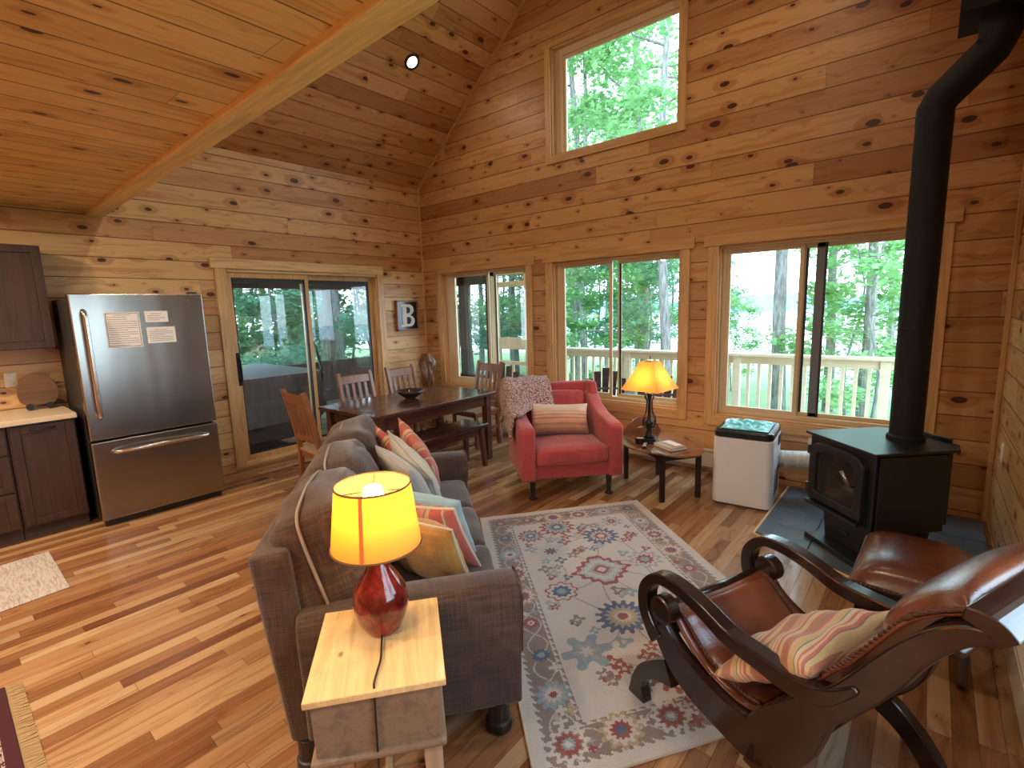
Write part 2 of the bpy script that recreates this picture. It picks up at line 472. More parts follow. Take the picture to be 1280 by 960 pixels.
# ------------------------------------------------------------------ mesh helpers
class MB:
    def __init__(s):
        s.v = []
        s.f = []
    def add(s, vs, fs, mat=None):
        o = len(s.v)
        s.v += [tuple(mat @ Vector(p)) if mat is not None else tuple(p) for p in vs]
        s.f += [tuple(i + o for i in f) for f in fs]
        return s
    def box(s, x0, y0, z0, x1, y1, z1, mat=None):
        vs = [(x0, y0, z0), (x1, y0, z0), (x1, y1, z0), (x0, y1, z0), (x0, y0, z1), (x1, y0, z1), (x1, y1, z1), (x0, y1, z1)]
        return s.add(vs, [(0, 3, 2, 1), (4, 5, 6, 7), (0, 1, 5, 4), (1, 2, 6, 5), (2, 3, 7, 6), (3, 0, 4, 7)], mat)
    def hexa(s, bot, top):
        return s.add(list(bot) + list(top), [(0, 3, 2, 1), (4, 5, 6, 7), (0, 1, 5, 4), (1, 2, 6, 5), (2, 3, 7, 6), (3, 0, 4, 7)])
    def prism(s, poly, z0, z1, mat=None):
        n = len(poly)
        vs = [(p[0], p[1], z0) for p in poly] + [(p[0], p[1], z1) for p in poly]
        fs = [tuple(reversed(range(n))), tuple(range(n, 2 * n))] + [(i, (i + 1) % n, n + (i + 1) % n, n + i) for i in range(n)]
        return s.add(vs, fs, mat)
    def lathe(s, prof, n=32, mat=None, cap=True):
        vs, fs = [], []
        for r, z in prof:
            vs += [(r * math.cos(2 * PI * k / n), r * math.sin(2 * PI * k / n), z) for k in range(n)]
        for j in range(len(prof) - 1):
            for k in range(n):
                fs.append((j * n + k, j * n + (k + 1) % n, (j + 1) * n + (k + 1) % n, (j + 1) * n + k))
        if cap:
            fs.append(tuple(reversed(range(n))))
            fs.append(tuple(range((len(prof) - 1) * n, len(prof) * n)))
        return s.add(vs, fs, mat)
    def tube(s, pts, r, n=10, mat=None, closed=False):
        pts = [Vector(p) for p in pts]
        rs = r if isinstance(r, (list, tuple)) else [r] * len(pts)
        vs, fs = [], []
        ref = None
        m = len(pts)
        for i, p in enumerate(pts):
            a = pts[(i - 1) % m] if closed or i > 0 else p
            b = pts[(i + 1) % m] if closed or i < m - 1 else p
            t = (b - a).normalized()
            if ref is None:
                ref = t.orthogonal().normalized()
            ref = (ref - t * ref.dot(t)).normalized()
            bn = t.cross(ref)
            for k in range(n):
                an = 2 * PI * k / n
                vs.append(p + (ref * math.cos(an) + bn * math.sin(an)) * rs[i])
        for i in range(m if closed else m - 1):
            for k in range(n):
                j = (i + 1) % m
                fs.append((i * n + k, i * n + (k + 1) % n, j * n + (k + 1) % n, j * n + k))
        if not closed:
            fs.append(tuple(reversed(range(n))))
            fs.append(tuple(range((m - 1) * n, m * n)))
        return s.add(vs, fs, mat)
    def grid(s, fn, nu, nv, mat=None, thick=None):
        vs = [fn(i / nu, j / nv) for j in range(nv + 1) for i in range(nu + 1)]
        fs = [(j * (nu + 1) + i, j * (nu + 1) + i + 1, (j + 1) * (nu + 1) + i + 1, (j + 1) * (nu + 1) + i) for j in range(nv) for i in range(nu)]
        return s.add(vs, fs, mat)
    def build(s, name, mat, parent=None, bevel=0., smooth=False, sub=0, solid=0., seg=2, loc=None, rot=None):
        me = bpy.data.meshes.new(name)
        me.from_pydata(s.v, [], s.f)
        me.update()
        bm = bmesh.new()
        bm.from_mesh(me)
        bmesh.ops.recalc_face_normals(bm, faces=bm.faces)
        bm.to_mesh(me)
        bm.free()
        me.materials.append(mat)
        o = bpy.data.objects.new(name, me)
        COL.objects.link(o)
        if smooth:
            for p in me.polygons:
                p.use_smooth = True
        if solid:
            m = o.modifiers.new('s', 'SOLIDIFY')
            m.thickness = solid
            m.offset = 0
        if bevel:
            m = o.modifiers.new('b', 'BEVEL')
            m.width = bevel
            m.segments = seg
            m.limit_method = 'ANGLE'
            m.angle_limit = R(40)
            m.harden_normals = False
        if sub:
            m = o.modifiers.new('u', 'SUBSURF')
            m.levels = sub
            m.render_levels = sub
        if loc is not None:
            o.location = loc
        if rot is not None:
            o.rotation_euler = rot
        if parent is not None:
            o.parent = parent
        return o

def tag(o, label=None, cat=None, group=None, kind=None):
    if label: o['label'] = label
    if cat: o['category'] = cat
    if group: o['group'] = group
    if kind: o['kind'] = kind
    return o

def thing(name, label, cat, loc=(0, 0, 0), rz=0., group=None):
    o = bpy.data.objects.new(name, None)
    o.empty_display_size = .1
    COL.objects.link(o)
    o.location = loc
    o.rotation_euler = (0, 0, rz)
    return tag(o, label, cat, group)

def dup(root, loc, rz, label=None, group=None, scale=None):
    r = root.copy()
    COL.objects.link(r)
    r.location = loc
    r.rotation_euler = (0, 0, rz)
    if scale: r.scale = scale
    if label: r['label'] = label
    if group: r['group'] = group
    for ch in list(root.children):
        c = ch.copy()
        COL.objects.link(c)
        c.parent = r
        for g in ch.children:
            d = g.copy()
            COL.objects.link(d)
            d.parent = c
    return r

def bx(*a):
    return MB().box(*a)

def spline(P, n=8):
    out = []
    m = len(P)
    for i in range(m - 1):
        p0, p1, p2, p3 = P[max(i - 1, 0)], P[i], P[i + 1], P[min(i + 2, m - 1)]
        for k in range(n):
            t = k / n
            out.append(tuple(.5 * ((2 * b) + (-a + c) * t + (2 * a - 5 * b + 4 * c - d) * t * t + (-a + 3 * b - 3 * c + d) * t ** 3) for a, b, c, d in zip(p0, p1, p2, p3)))
    out.append(tuple(P[-1]))
    return out

def ribbon(mb, P, y0, y1, n=6):
    """P: (s, z, width) centre line in the xz plane, extruded y0..y1"""
    Q = spline(P, n)
    L, Rr = [], []
    for i, q in enumerate(Q):
        a = Q[max(i - 1, 0)]
        b = Q[min(i + 1, len(Q) - 1)]
        t = Vector((b[0] - a[0], b[1] - a[1])).normalized()
        nn = Vector((-t.y, t.x)) * q[2] / 2
        L.append((q[0] + nn.x, q[1] + nn.y))
        Rr.append((q[0] - nn.x, q[1] - nn.y))
    m = len(Q)
    vs = []
    for (a, b) in zip(L, Rr):
        vs += [(a[0], y0, a[1]), (b[0], y0, b[1]), (b[0], y1, b[1]), (a[0], y1, a[1])]
    fs = [(0, 1, 2, 3), tuple(4 * (m - 1) + k for k in (3, 2, 1, 0))]
    for i in range(m - 1):
        for k in range(4):
            fs.append((4 * i + k, 4 * i + (k + 1) % 4, 4 * (i + 1) + (k + 1) % 4, 4 * (i + 1) + k))
    return mb.add(vs, fs)

def pillow(wd, ht, th, seed=0, pinch=.07, nn=26, wr=.006):
    """knife-edge pillow lying in the xy plane, centred"""
    mb = MB()
    for sgn in (1, -1):
        def fn(a, b, sgn=sgn):
            x, y = 2 * a - 1, 2 * b - 1
            e = max(0., (1 - abs(x) ** 2.4) * (1 - abs(y) ** 2.4)) ** .55
            px = x * wd / 2 * (1 - pinch * (1 - y * y) * abs(x) ** 3)
            py = y * ht / 2 * (1 - pinch * (1 - x * x) * abs(y) ** 3)
            z = sgn * th / 2 * e + noise.noise(Vector((x * 2.3 + seed, y * 2.3, sgn * 3))) * wr * 2 * min(1, e * 2)
            return (px, py, z)
        mb.grid(fn, nn, nn)
    return mb

def weld(o, d=.0005):
    bm = bmesh.new()
    bm.from_mesh(o.data)
    bmesh.ops.remove_doubles(bm, verts=bm.verts, dist=d)
    bmesh.ops.recalc_face_normals(bm, faces=bm.faces)
    bm.to_mesh(o.data)
    bm.free()
    return o

def cushion(x0, y0, z0, x1, y1, z1, puff=(0, 0, .03), nn=14, e=6., wr=.004, seed=0):
    """soft box: a rounded box whose faces bulge"""
    mb = MB()
    bm = bmesh.new()
    bmesh.ops.create_cube(bm, size=2)
    bmesh.ops.subdivide_edges(bm, edges=bm.edges, cuts=nn, use_grid_fill=True)
    cx, cy, cz = (x0 + x1) / 2, (y0 + y1) / 2, (z0 + z1) / 2
    hx, hy, hz = (x1 - x0) / 2, (y1 - y0) / 2, (z1 - z0) / 2
    hm = min(hx, hy, hz)
    vs = []
    for v in bm.verts:
        x, y, z = v.co
        r = .45 * hm
        p = Vector((x * hx, y * hy, z * hz))
        c = Vector((max(-hx + r, min(hx - r, p.x)), max(-hy + r, min(hy - r, p.y)), max(-hz + r, min(hz - r, p.z))))
        d = p - c
        if d.length > 1e-6:
            p = c + d.normalized() * r if d.length > r else p
        bxx = (1 - y * y) * (1 - z * z)
        byy = (1 - x * x) * (1 - z * z)
        bzz = (1 - x * x) * (1 - y * y)
        p += Vector((x * puff[0] * bxx, y * puff[1] * byy, z * puff[2] * bzz))
        nv = noise.noise(Vector((p.x * 6 + seed * 3.1, p.y * 6, p.z * 6))) * wr * 2
        p += Vector((x, y, z)) * nv
        vs.append((p.x + cx, p.y + cy, p.z + cz))
    bm.verts.index_update()
    fs = [[v.index for v in f.verts] for f in bm.faces]
    bm.free()
    return mb.add(vs, fs)

def struct(name, mb, m, **k):
    return tag(mb.build(name, m, **k), kind='structure')

# ------------------------------------------------------------------ room shell
HL, RW, SLP = 3.323, 6.09, .854
RX = RW / 2
YB = -9.0
T = .16
struct('floor', bx(0, YB, -.12, RW, 0, 0), M['floor'])

def wall_with_holes(mb, u0, u1, z0, z1, holes, mk):
    """rectangular wall split round its holes; mk(u0,u1,z0,z1) adds a box"""
    us = sorted({u0, u1} | {h[0] for h in holes} | {h[1] for h in holes})
    zs = sorted({z0, z1} | {h[2] for h in holes} | {h[3] for h in holes})
    for a, b in zip(us, us[1:]):
        for c, d in zip(zs, zs[1:]):
            um, zm = (a + b) / 2, (c + d) / 2
            if any(h[0] < um < h[1] and h[2] < zm < h[3] for h in holes):
                continue
            mk(a, b, c, d)

DOOR = (-2.66, -.80, 0., 2.11)
W1 = (.40, 1.90, .60, 2.125)
W2 = (2.29, 3.79, .58, 2.125)
W3 = (4.15, 5.66, .56, 2.125)
UW = (2.30, 3.74, 3.28, 4.39)
SW = (-4.4, -2.7, .75, 2.1)
mb = MB()
wall_with_holes(mb, YB, 0, 0, HL, [DOOR], lambda a, b, c, d: mb.box(-T, a, c, 0, b, d))
struct('wall_left', mb, M['wall_y'])
mb = MB()
wall_with_holes(mb, 0, RW, 0, HL, [W1, W2, W3, (UW[0], UW[1], UW[2], HL)], lambda a, b, c, d: mb.box(a, 0, c, b, T, d))
zt = HL + SLP * RX
def gz(x):
    return HL + SLP * min(x, RW - x)
for (a, b, lo) in ((0, UW[0], HL), (UW[0], RX, UW[3]), (RX, UW[1], UW[3]), (UW[1], RW, HL)):
    poly = [(a, lo), (b, lo), (b, gz(b)), (a, gz(a))]
    if gz(a) - lo < 1e-4: poly = poly[:3]
    if gz(b) - lo < 1e-4: poly = [poly[0], poly[1], poly[3]]
    n = len(poly)
    mb.add([(p[0], 0, p[1]) for p in poly] + [(p[0], T, p[1]) for p in poly], [tuple(range(n)), tuple(reversed(range(n, 2 * n)))] + [(i, (i + 1) % n, n + (i + 1) % n, n + i) for i in range(n)])
struct('wall_back', mb, M['wall_x'])
mb = MB()
wall_with_holes(mb, YB, T, 0, HL, [SW], lambda a, b, c, d: mb.box(RW, a, c, RW + T, b, d))
struct('wall_right', mb, planks('pine boards right wall', 'Y', 'Z', .178, 2.9, PINE, seed=21., origin=.045, rough=.26))
mb = MB()
mb.box(0, YB - T, 0, RW, YB, 2.6)
mb.add([(0, YB, 2.6), (RW, YB, 2.6), (RW, YB, HL), (RX, YB, zt), (0, YB, HL)], [(0, 1, 2, 3, 4)])
struct('wall_front', mb, M['wall_x'])
# cathedral slopes
def slope(xa, xb):
    za, zb = gz(xa), gz(xb)
    return MB().hexa([(xa, YB, za), (xb, YB, zb), (xb, T, zb), (xa, T, za)], [(xa, YB, za + .2), (xb, YB, zb + .2), (xb, T, zb + .2), (xa, T, za + .2)])
struct('ceiling', slope(-.3 if False else 0, RX), M['ceil_slope'])
struct('ceiling', slope(RX, RW), M['ceil_slope'])
# loft: flat ceiling over the kitchen side with the edge beam
YL = -3.64
struct('ceiling', bx(0, YB, 2.555, RW, YL - .02, 2.70), M['ceil_flat'])
struct('trim_1', MB().hexa([(0, -3.725, 2.525), (RW, -3.82, 2.525), (RW, -3.70, 2.525), (0, -3.605, 2.525)], [(0, -3.725, 2.74), (RW, -3.82, 2.74), (RW, -3.70, 2.74), (0, -3.605, 2.74)]), M['beam'], bevel=.008)
# mouldings in the corners and along the rake
struct('trim_2', bx(0, -.022, 0, .022, 0, HL), M['trim_z'], bevel=.006)
struct('trim_3', bx(RW - .03, -.03, 0, RW, 0, HL), M['trim_z'], bevel=.006)
def rake(x0, x1, name):
    d = .028
    struct(name, MB().hexa([(x0, -d, gz(x0) - d * 1.3), (x1, -d, gz(x1) - d * 1.3), (x1, 0, gz(x1) - d * 1.3), (x0, 0, gz(x0) - d * 1.3)], [(x0, -d, gz(x0)), (x1, -d, gz(x1)), (x1, 0, gz(x1)), (x0, 0, gz(x0))]), M['trim_x'])
rake(0, RX, 'trim_4')
rake(RX, RW, 'trim_5')

# ---- windows
def window(name, W, glass, split=True, head=True, casing=.105, low=.095):
    x0, x1, z0, z1 = W
    root = thing(name, None, None)
    tag(root, kind='structure')
    c = casing
    if head:
        bx(x0 - c - .03, -.028, z1 + .01, x1 + c + .03, 0, z1 + .105).build('window_header', M['trim_x'], root, bevel=.003)
    else:
        bx(x0 - c, -.025, z1 - .0, x1 + c, 0, z1 + c).build('window_header', M['trim_x'], root, bevel=.003)
    zt_ = z1 + .01 if head else z1
    for a, b in ((x0 - c + .01, x0), (x1, x1 + c - .01)):
        bx(a, -.022, z0 - low, b, 0, zt_).build('casing', M['trim_z'], root, bevel=.003)
    bx(x0, -.022, z0 - low, x1, 0, z0).build('casing', M['trim_x'], root, bevel=.003)
    # jamb liner
    d = .10
    for a in ((x0, 0, z0, x0 + .015, d, z1), (x1 - .015, 0, z0, x1, d, z1)):
        bx(*a).build('jamb', M['trim_z'], root)
    for a in ((x0, 0, z1 - .015, x1, d, z1), (x0, -.005, z0, x1, d, z0 + .018)):
        bx(*a).build('jamb', M['trim_x'], root)
    gx0, gx1, gz0, gz1 = glass
    # outer vinyl frame
    mb = MB()
    y0, y1 = .055, .125
    mb.box(x0 + .015, y0, z0 + .018, gx0 - .035, y1, z1 - .015).box(gx1 + .035, y0, z0 + .018, x1 - .015, y1, z1 - .015)
    mb.box(gx0 - .035, y0, gz1 + .035, gx1 + .035, y1, z1 - .015).box(gx0 - .035, y0, z0 + .018, gx1 + .035, y1, gz0 - .035)
    mb.build('window_frame', M['vinyl'], root, bevel=.003)
    def sash(a, b, ya, yb, nm):
        m = MB()
        m.box(a - .035, ya, gz0 - .035, a, yb, gz1 + .035).box(b, ya, gz0 - .035, b + .035, yb, gz1 + .035)
        m.box(a, ya, gz1, b, yb, gz1 + .035).box(a, ya, gz0 - .035, b, yb, gz0)
        so = m.build('sash', M['vinyl'], root, bevel=.003)
        ym = (ya + yb) / 2
        bx(a, ym - .003, gz0, b, ym + .003, gz1).build('pane', M['glass'], so)
        return so
    if split:
        sl, sr = split
        sash(gx0, sl, .06, .085, 'l')
        s2 = sash(sr, gx1, .09, .115, 'r')
        bx(sr - .012, .084, gz0, sr + .008, .092, gz1).build('gasket', M['rubber'], s2)
    else:
        sash(gx0, gx1, .07, .1, 'f')
    return root
window('window_1', W1, (.59, 1.87 - .04, .70, 2.07), (1.19, 1.32))
window('window_2', W2, (2.41, 3.765 - .01, .665, 2.065), (2.985, 3.11))
window('window_3', W3, (4.235, 5.56, .655, 2.055), (4.79, 4.845))
for o_ in COL.objects:
    if o_.name.startswith('window_3'):
        bx(4.905, .09, .62, 4.975, .12, 2.09).build('sash_stile', plain('grey sash stile', (.16, .17, .19), .4), o_, bevel=.003)
        bx(4.968, .086, .62, 4.985, .091, 2.09).build('gasket', M['rubber'], o_)
window('window_4', UW, (2.455, 3.70, 3.32, 4.27), None, head=False, casing=.08, low=.075)
# right wall window (out of view, lights the leather chair)
rw_ = thing('window_5', None, None)
tag(rw_, kind='structure')
for a in ((SW[0] - .1, SW[2] - .1, SW[0], SW[3] + .1), (SW[1], SW[2] - .1, SW[1] + .1, SW[3] + .1), (SW[0], SW[3], SW[1], SW[3] + .1), (SW[0], SW[2] - .1, SW[1], SW[2])):
    bx(RW - .022, a[0], a[1], RW, a[2], a[3]).build('casing', M['trim_z'], rw_, bevel=.003)
mb = MB()
for a, b in ((SW[0], SW[0] + .05), (SW[1] - .05, SW[1]), (-3.58, -3.52)):
    mb.box(RW + .05, a, SW[2], RW + .1, b, SW[3])
mb.box(RW + .05, SW[0], SW[2], RW + .1, SW[1], SW[2] + .05).box(RW + .05, SW[0], SW[3] - .05, RW + .1, SW[1], SW[3])
f = mb.build('sash', M['vinyl'], rw_)
bx(RW + .07, SW[0], SW[2], RW + .076, SW[1], SW[3]).build('pane', M['glass'], f)

# ---- sliding door in the left wall
dr = thing('door_1', None, None)
tag(dr, kind='structure')
y0, y1, _, z1 = DOOR
bx(0, y0 - .14, z1 + .015, .028, y1 + .10, z1 + .115).build('door_header', M['trim_y'], dr, bevel=.003)
bx(0, y0 - .105, 0, .022, y0, z1 + .015).build('casing', M['trim_z'], dr, bevel=.003)
bx(0, y1, 0, .022, y1 + .095, z1 + .015).build('casing', M['trim_z'], dr, bevel=.003)
for a in ((-T, y0, 0, 0, y0 + .018, z1), (-T, y1 - .018, 0, 0, y1, z1)):
    bx(*a).build('jamb', M['trim_z'], dr)
bx(-T, y0, z1 - .018, 0, y1, z1).build('jamb', M['trim_y'], dr)
bx(-T, y0, -.01, .005, y1, .035).build('threshold', M['trim_y'], dr, bevel=.004)
def dpanel(a, b, xa, xb, stiles=.05, mt='trim_z'):
    m = MB().box(xa, a, .035, xb, a + stiles, z1 - .02).box(xa, b - stiles, .035, xb, b, z1 - .02)
    m.box(xa, a + stiles, z1 - .075, xb, b - stiles, z1 - .02).box(xa, a + stiles, .035, xb, b - stiles, .10)
    o = m.build('door_panel', M[mt], dr, bevel=.003)
    xm = (xa + xb) / 2
    bx(xm - .003, a + stiles, .10, xm + .003, b - stiles, z1 - .075).build('pane', M['glass'], o)
    # dark glazing bead
    q = .022
    A, B, Z0, Z1 = a + stiles, b - stiles, .10, z1 - .075
    g = MB().box(xa + .004, A, Z0, xb - .004, A + .012, Z1).box(xa + .004, B - q, Z0, xb - .004, B, Z1)
    g.box(xa + .004, A, Z1 - .05, xb - .004, B, Z1).box(xa + .004, A, Z0, xb - .004, B, Z0 + q)
    g.build('glazing_bead', M['rubber'], o)
    return o
p1 = dpanel(y0 + .018, -1.74, -.065, -.025, .045)
dpanel(-1.80, y1 - .018, -.12, -.08, .06)
h = MB().tube([(-.02, y0 + .045, .92), (.03, y0 + .045, .95), (.035, y0 + .045, 1.05), (.03, y0 + .045, 1.15), (-.02, y0 + .045, 1.18)], .011)
h.box(-.026, y0 + .028, .88, -.018, y0 + .062, 1.24)
h.build('door_handle', M['blackiron'], p1, bevel=.002)

# ---- recessed downlights: one visible, the rest added to brighten the room
SA = math.atan(SLP)
def can(loc, tilt, label, watt, vis=True):
    t = thing('recessed_light', label, 'ceiling light', loc)
    t.rotation_euler = (0, tilt, 0)
    MB().lathe([(.060, -.002), (.062, -.010), (.085, -.008), (.090, .003)], 28, cap=False).build('trim_ring', M['blackiron'] if vis else M['white'], t, smooth=True)
    MB().lathe([(.0, -.004), (.060, -.004), (.060, .0)], 28, cap=False).build('lens', M['canglow'], t)
    ld = bpy.data.lights.new('downlight', 'AREA')
    ld.shape = 'DISK'
    ld.size = .10
    ld.energy = watt
    ld.color = (1, .80, .56)
    lo = bpy.data.objects.new('downlight', ld)
    COL.objects.link(lo)
    lo.parent = t
    lo.location = (0, 0, -.012)
    return t
def on_slope(x, y):
    return (x, y, gz(x) - .004), (-SA if x < RX else SA)
l, tl = on_slope(1.151, -.962)
can(l, tl, 'round recessed downlight with a dark ring in the sloping ceiling', CAN_W * .12)
for i, (x, y) in enumerate(((RW - 1.151, -.962), (1.151, -2.9), (RW - 1.151, -2.9))):  # out-of-view slope downlights, added as fill for the interior
    l, tl = on_slope(x, y)
    can(l, tl, ('added unseen downlight on the right ceiling slope nearest the gable wall', 'added unseen downlight on the left ceiling slope near the loft beam', 'added unseen downlight on the right ceiling slope near the loft beam')[i], CAN_W * (.12, .3, .75)[i], False)
for x, y, q in ((1.3, -5.2, 'above the kitchen counter run'), (4.6, -6.2, 'behind the camera to the right'), (1.3, -7.4, 'at the far kitchen end'), (3.3, -5.6, 'in the middle behind the camera')):  # unseen downlights added under the loft to lift the interior light
    can((x, y, 2.551), 0., 'added unseen downlight in the flat ceiling ' + q, CAN_W * 1.05, False)

# ---- outlets and baseboard heaters
def outlet(loc, rz, label, plug=False):
    t = thing('wall_outlet', label, 'outlet', loc, rz)
    bx(-.037, -.006, -.058, .037, 0, .058).build('cover_plate', M['outlet'], t, bevel=.003)
    for z in (-.026, .026):
        bx(-.017, -.009, z - .017, .017, -.005, z + .017).build('socket', M['white'], t, bevel=.004)
    return t
def rz_left(): return R(90)
outlet((0, -2.985, 1.21), R(90), 'light switch plate between the fridge and the sliding door, upper of the two', )
outlet((0, -2.945, .52), R(90), 'ivory outlet on the wall right of the fridge, lower of the two')
outlet((0, -4.36, 1.17), R(90), 'ivory outlet above the kitchen counter')
outlet((3.37, 0, .38), 0, 'ivory outlet below the middle window behind the red armchair')
outlet((RW, -.43, .62), R(-90), 'ivory outlet on the right wall near the stove')

def heater(a, b, loc, rz, label):
    t = thing('baseboard_heater', label, 'heater', loc, rz)
    L = b
    bx(0, -.062, .055, L, -.052, .20).build('front_panel', M['cream_metal'], t, bevel=.004)
    mb = MB().box(0, -.06, .205, L, 0, .225).box(0, -.012, .0, L, 0, .205)
    mb.build('back_panel', M['cream_metal'], t, bevel=.004)
    bx(.01, -.048, .06, L - .01, -.014, .17).build('fins', M['graph'], t)
    for x in (0, L - .03):
        bx(x, -.066, .02, x + .03, 0, .23).build('end_cap', M['cream_metal'], t, bevel=.004)
    return t
heater(0, 4.25, (.35, 0, 0), 0, 'long low cream baseboard heater under the gable wall windows')
heater(0, 2.6, (RW, -1.55, 0), R(-90), 'cream baseboard heater along the right wall behind the leather chair')

# ------------------------------------------------------------------ sofa
sofa = thing('sofa', 'long brown linen three-seat sofa seen from its near end', 'sofa', (4.53, -3.53, 0), math.atan2(.618, -.786))
SLn, SD = 1.78, .86
# frame deck
bx(.10, .03, .14, SLn - .10, SD - .14, .31).build('base', M['sofa'], sofa, bevel=.015)
# raked back panel
MB().hexa([(.0, SD - .20, .12), (SLn, SD - .20, .12), (SLn, SD - .08, .12), (0, SD - .08, .12)],
          [(-.01, SD - .13, .845), (SLn + .01, SD - .13, .845), (SLn + .01, SD - .005, .835), (-.01, SD - .005, .835)]).build('back_frame', M['sofa'], sofa, bevel=.02, seg=3)
def arm(flip, name='arm'):
    # profile across u (x) and z, slightly flared with rolled top
    prof = [(-.01, .12), (-.02, .35), (-.042, .54), (-.04, .59), (-.02, .62), (.05, .63), (.115, .615), (.14, .58), (.145, .45), (.145, .12)]
    P = [(p[0] if not flip else SLn - p[0], p[1]) for p in prof]
    mb = MB()
    secs = [(-.06, 0.), (-.02, 0.004), (.45, .0), (SD - .14, -.01)]
    vs, fs = [], []
    n = len(P)
    for (yy, dz) in secs:
        vs += [(p[0], yy, p[1] + (dz if p[1] > .3 else 0)) for p in P]
    for i in range(len(secs) - 1):
        for k in range(n):
            fs.append((i * n + k, i * n + (k + 1) % n, (i + 1) * n + (k + 1) % n, (i + 1) * n + k))
    fs += [tuple(reversed(range(n))), tuple(range((len(secs) - 1) * n, len(secs) * n))]
    mb.add(vs, fs)
    o = mb.build(name, M['sofa'], sofa, bevel=.014, seg=3, smooth=True)
    pip = MB().tube([(p[0], -.061, p[1]) for p in P[1:-1]], .004, 6)
    pip.build('piping', M['braid'], o)
    return o
arm(False)
arm(True)
bounds = [.145, .64, 1.14, SLn - .145]
for i in range(3):
    a, b = bounds[i], bounds[i + 1]
    c = cushion(a + .004, -.035, .31, b - .004, .58, .475, (0, .012, .022), seed=i)
    weld(c.build('seat_cushion', M['sofa'], sofa, smooth=True))
    # back cushion, leaning, taller than the frame
    c = cushion(a - (.11 if i == 0 else .0), -.13, -.02, b + (.05 if i == 2 else 0.), .125, .485, (.0, .05, .035), seed=i + 5, wr=.012)
    co = c.build('back_cushion', M['sofa'], sofa, smooth=True)
    weld(co)
    co.location = (0, .575, .455)
    co.rotation_euler = (R(-14), 0, 0)
    aa, bb = a - (.118 if i == 0 else .0), b + (.05 if i == 2 else 0.)
    pts = [(aa + .005, -.02 + .02, .05), (aa - .002, .005, .25), (aa + .01, .01, .43), (aa + .05, .012, .49), (aa + .15, .012, .512), ((aa + bb) / 2, .012, .522), (bb - .15, .012, .512), (bb - .05, .012, .49), (bb - .01, .01, .43), (bb + .002, .005, .25)]
    MB().tube(spline(pts, 6), .006, 6).build('piping', M['sofa_light'], co, smooth=True)
for x in (.03, SLn - .03):
    for y in (.03, SD - .14):
        MB().lathe([(.045, .13), (.043, .05), (.052, .045), (.052, .012), (.045, .0)], 4 if False else 20, Matrix.Translation((x, y, 0))).build('foot', M['brown_leg'], sofa, bevel=.003)

SM = Matrix.Translation((4.53, -3.53, 0)) @ Matrix.Rotation(math.atan2(.618, -.786), 4, 'Z')
def throw_pillow(name, u, y, z, size, th, tilt, lean, yawz, mat, label, seed, piping=None, ht=None):
    """u along the sofa, y toward the back, tilt = lean back, lean = roll about its normal"""
    o = pillow(size, ht or size, th, seed).build(name, mat, None, smooth=True)
    weld(o)
    m = SM @ Matrix.Translation((u, y, z)) @ Matrix.Rotation(R(yawz), 4, 'Z') @ Matrix.Rotation(R(90 - tilt), 4, 'X') @ Matrix.Rotation(R(lean), 4, 'Z')
    o.matrix_world = m
    tag(o, label, 'pillow', 'throw pillows on the brown sofa')
    if piping:
        s_, h_ = size / 2 * .985, (ht or size) / 2 * .985
        pts = []
        for k in range(48):
            t = k / 48 * 4
            e = int(t)
            f = t - e
            q = [(-1 + 2 * f, -1), (1, -1 + 2 * f), (1 - 2 * f, 1), (-1, 1 - 2 * f)][e]
            x, y2 = q
            pts.append((x * s_ * (1 - .07 * (1 - y2 * y2) * abs(x) ** 3), y2 * h_ * (1 - .07 * (1 - x * x) * abs(y2) ** 3), 0))
        pp = MB().tube(pts, .006, 6, closed=True).build('piping', piping, o)
    return o
M['pip_cream'] = plain('cream cord piping', (.66, .58, .44), .8)
throw_pillow('throw_pillow', .33, .27, .625, .38, .15, 26, 3, 50, M['gold'], 'mustard gold pillow leaning at the near arm beside the lamp', 1, M['pip_cream'])
throw_pillow('throw_pillow', .46, .235, .63, .38, .13, 26, -4, 54, M['str_red'], 'red striped pillow directly behind the mustard gold one', 2, M['pip_cream'])
throw_pillow('throw_pillow', .58, .22, .635, .38, .11, 26, 2, 54, M['ltblue'], 'pale blue pillow behind the near red striped one', 3)
throw_pillow('throw_pillow', 1.00, .34, .68, .42, .15, 26, 8, 24, M['ltgrey'], 'pale grey pillow just beyond the lamp shade', 4)
throw_pillow('throw_pillow', 1.16, .29, .70, .42, .13, 28, 36, 20, M['cream'], 'oatmeal pillow standing on one corner in front of the red ones', 5, M['ltgrey'])
throw_pillow('throw_pillow', 1.36, .40, .70, .40, .12, 24, 40, 30, M['str_red'], 'red striped pillow half hidden behind the oatmeal one', 6)
throw_pillow('throw_pillow', 1.42, .26, .71, .42, .12, 24, 42, 14, M['str_red'], 'red striped pillow set on its corner at the far arm', 7)

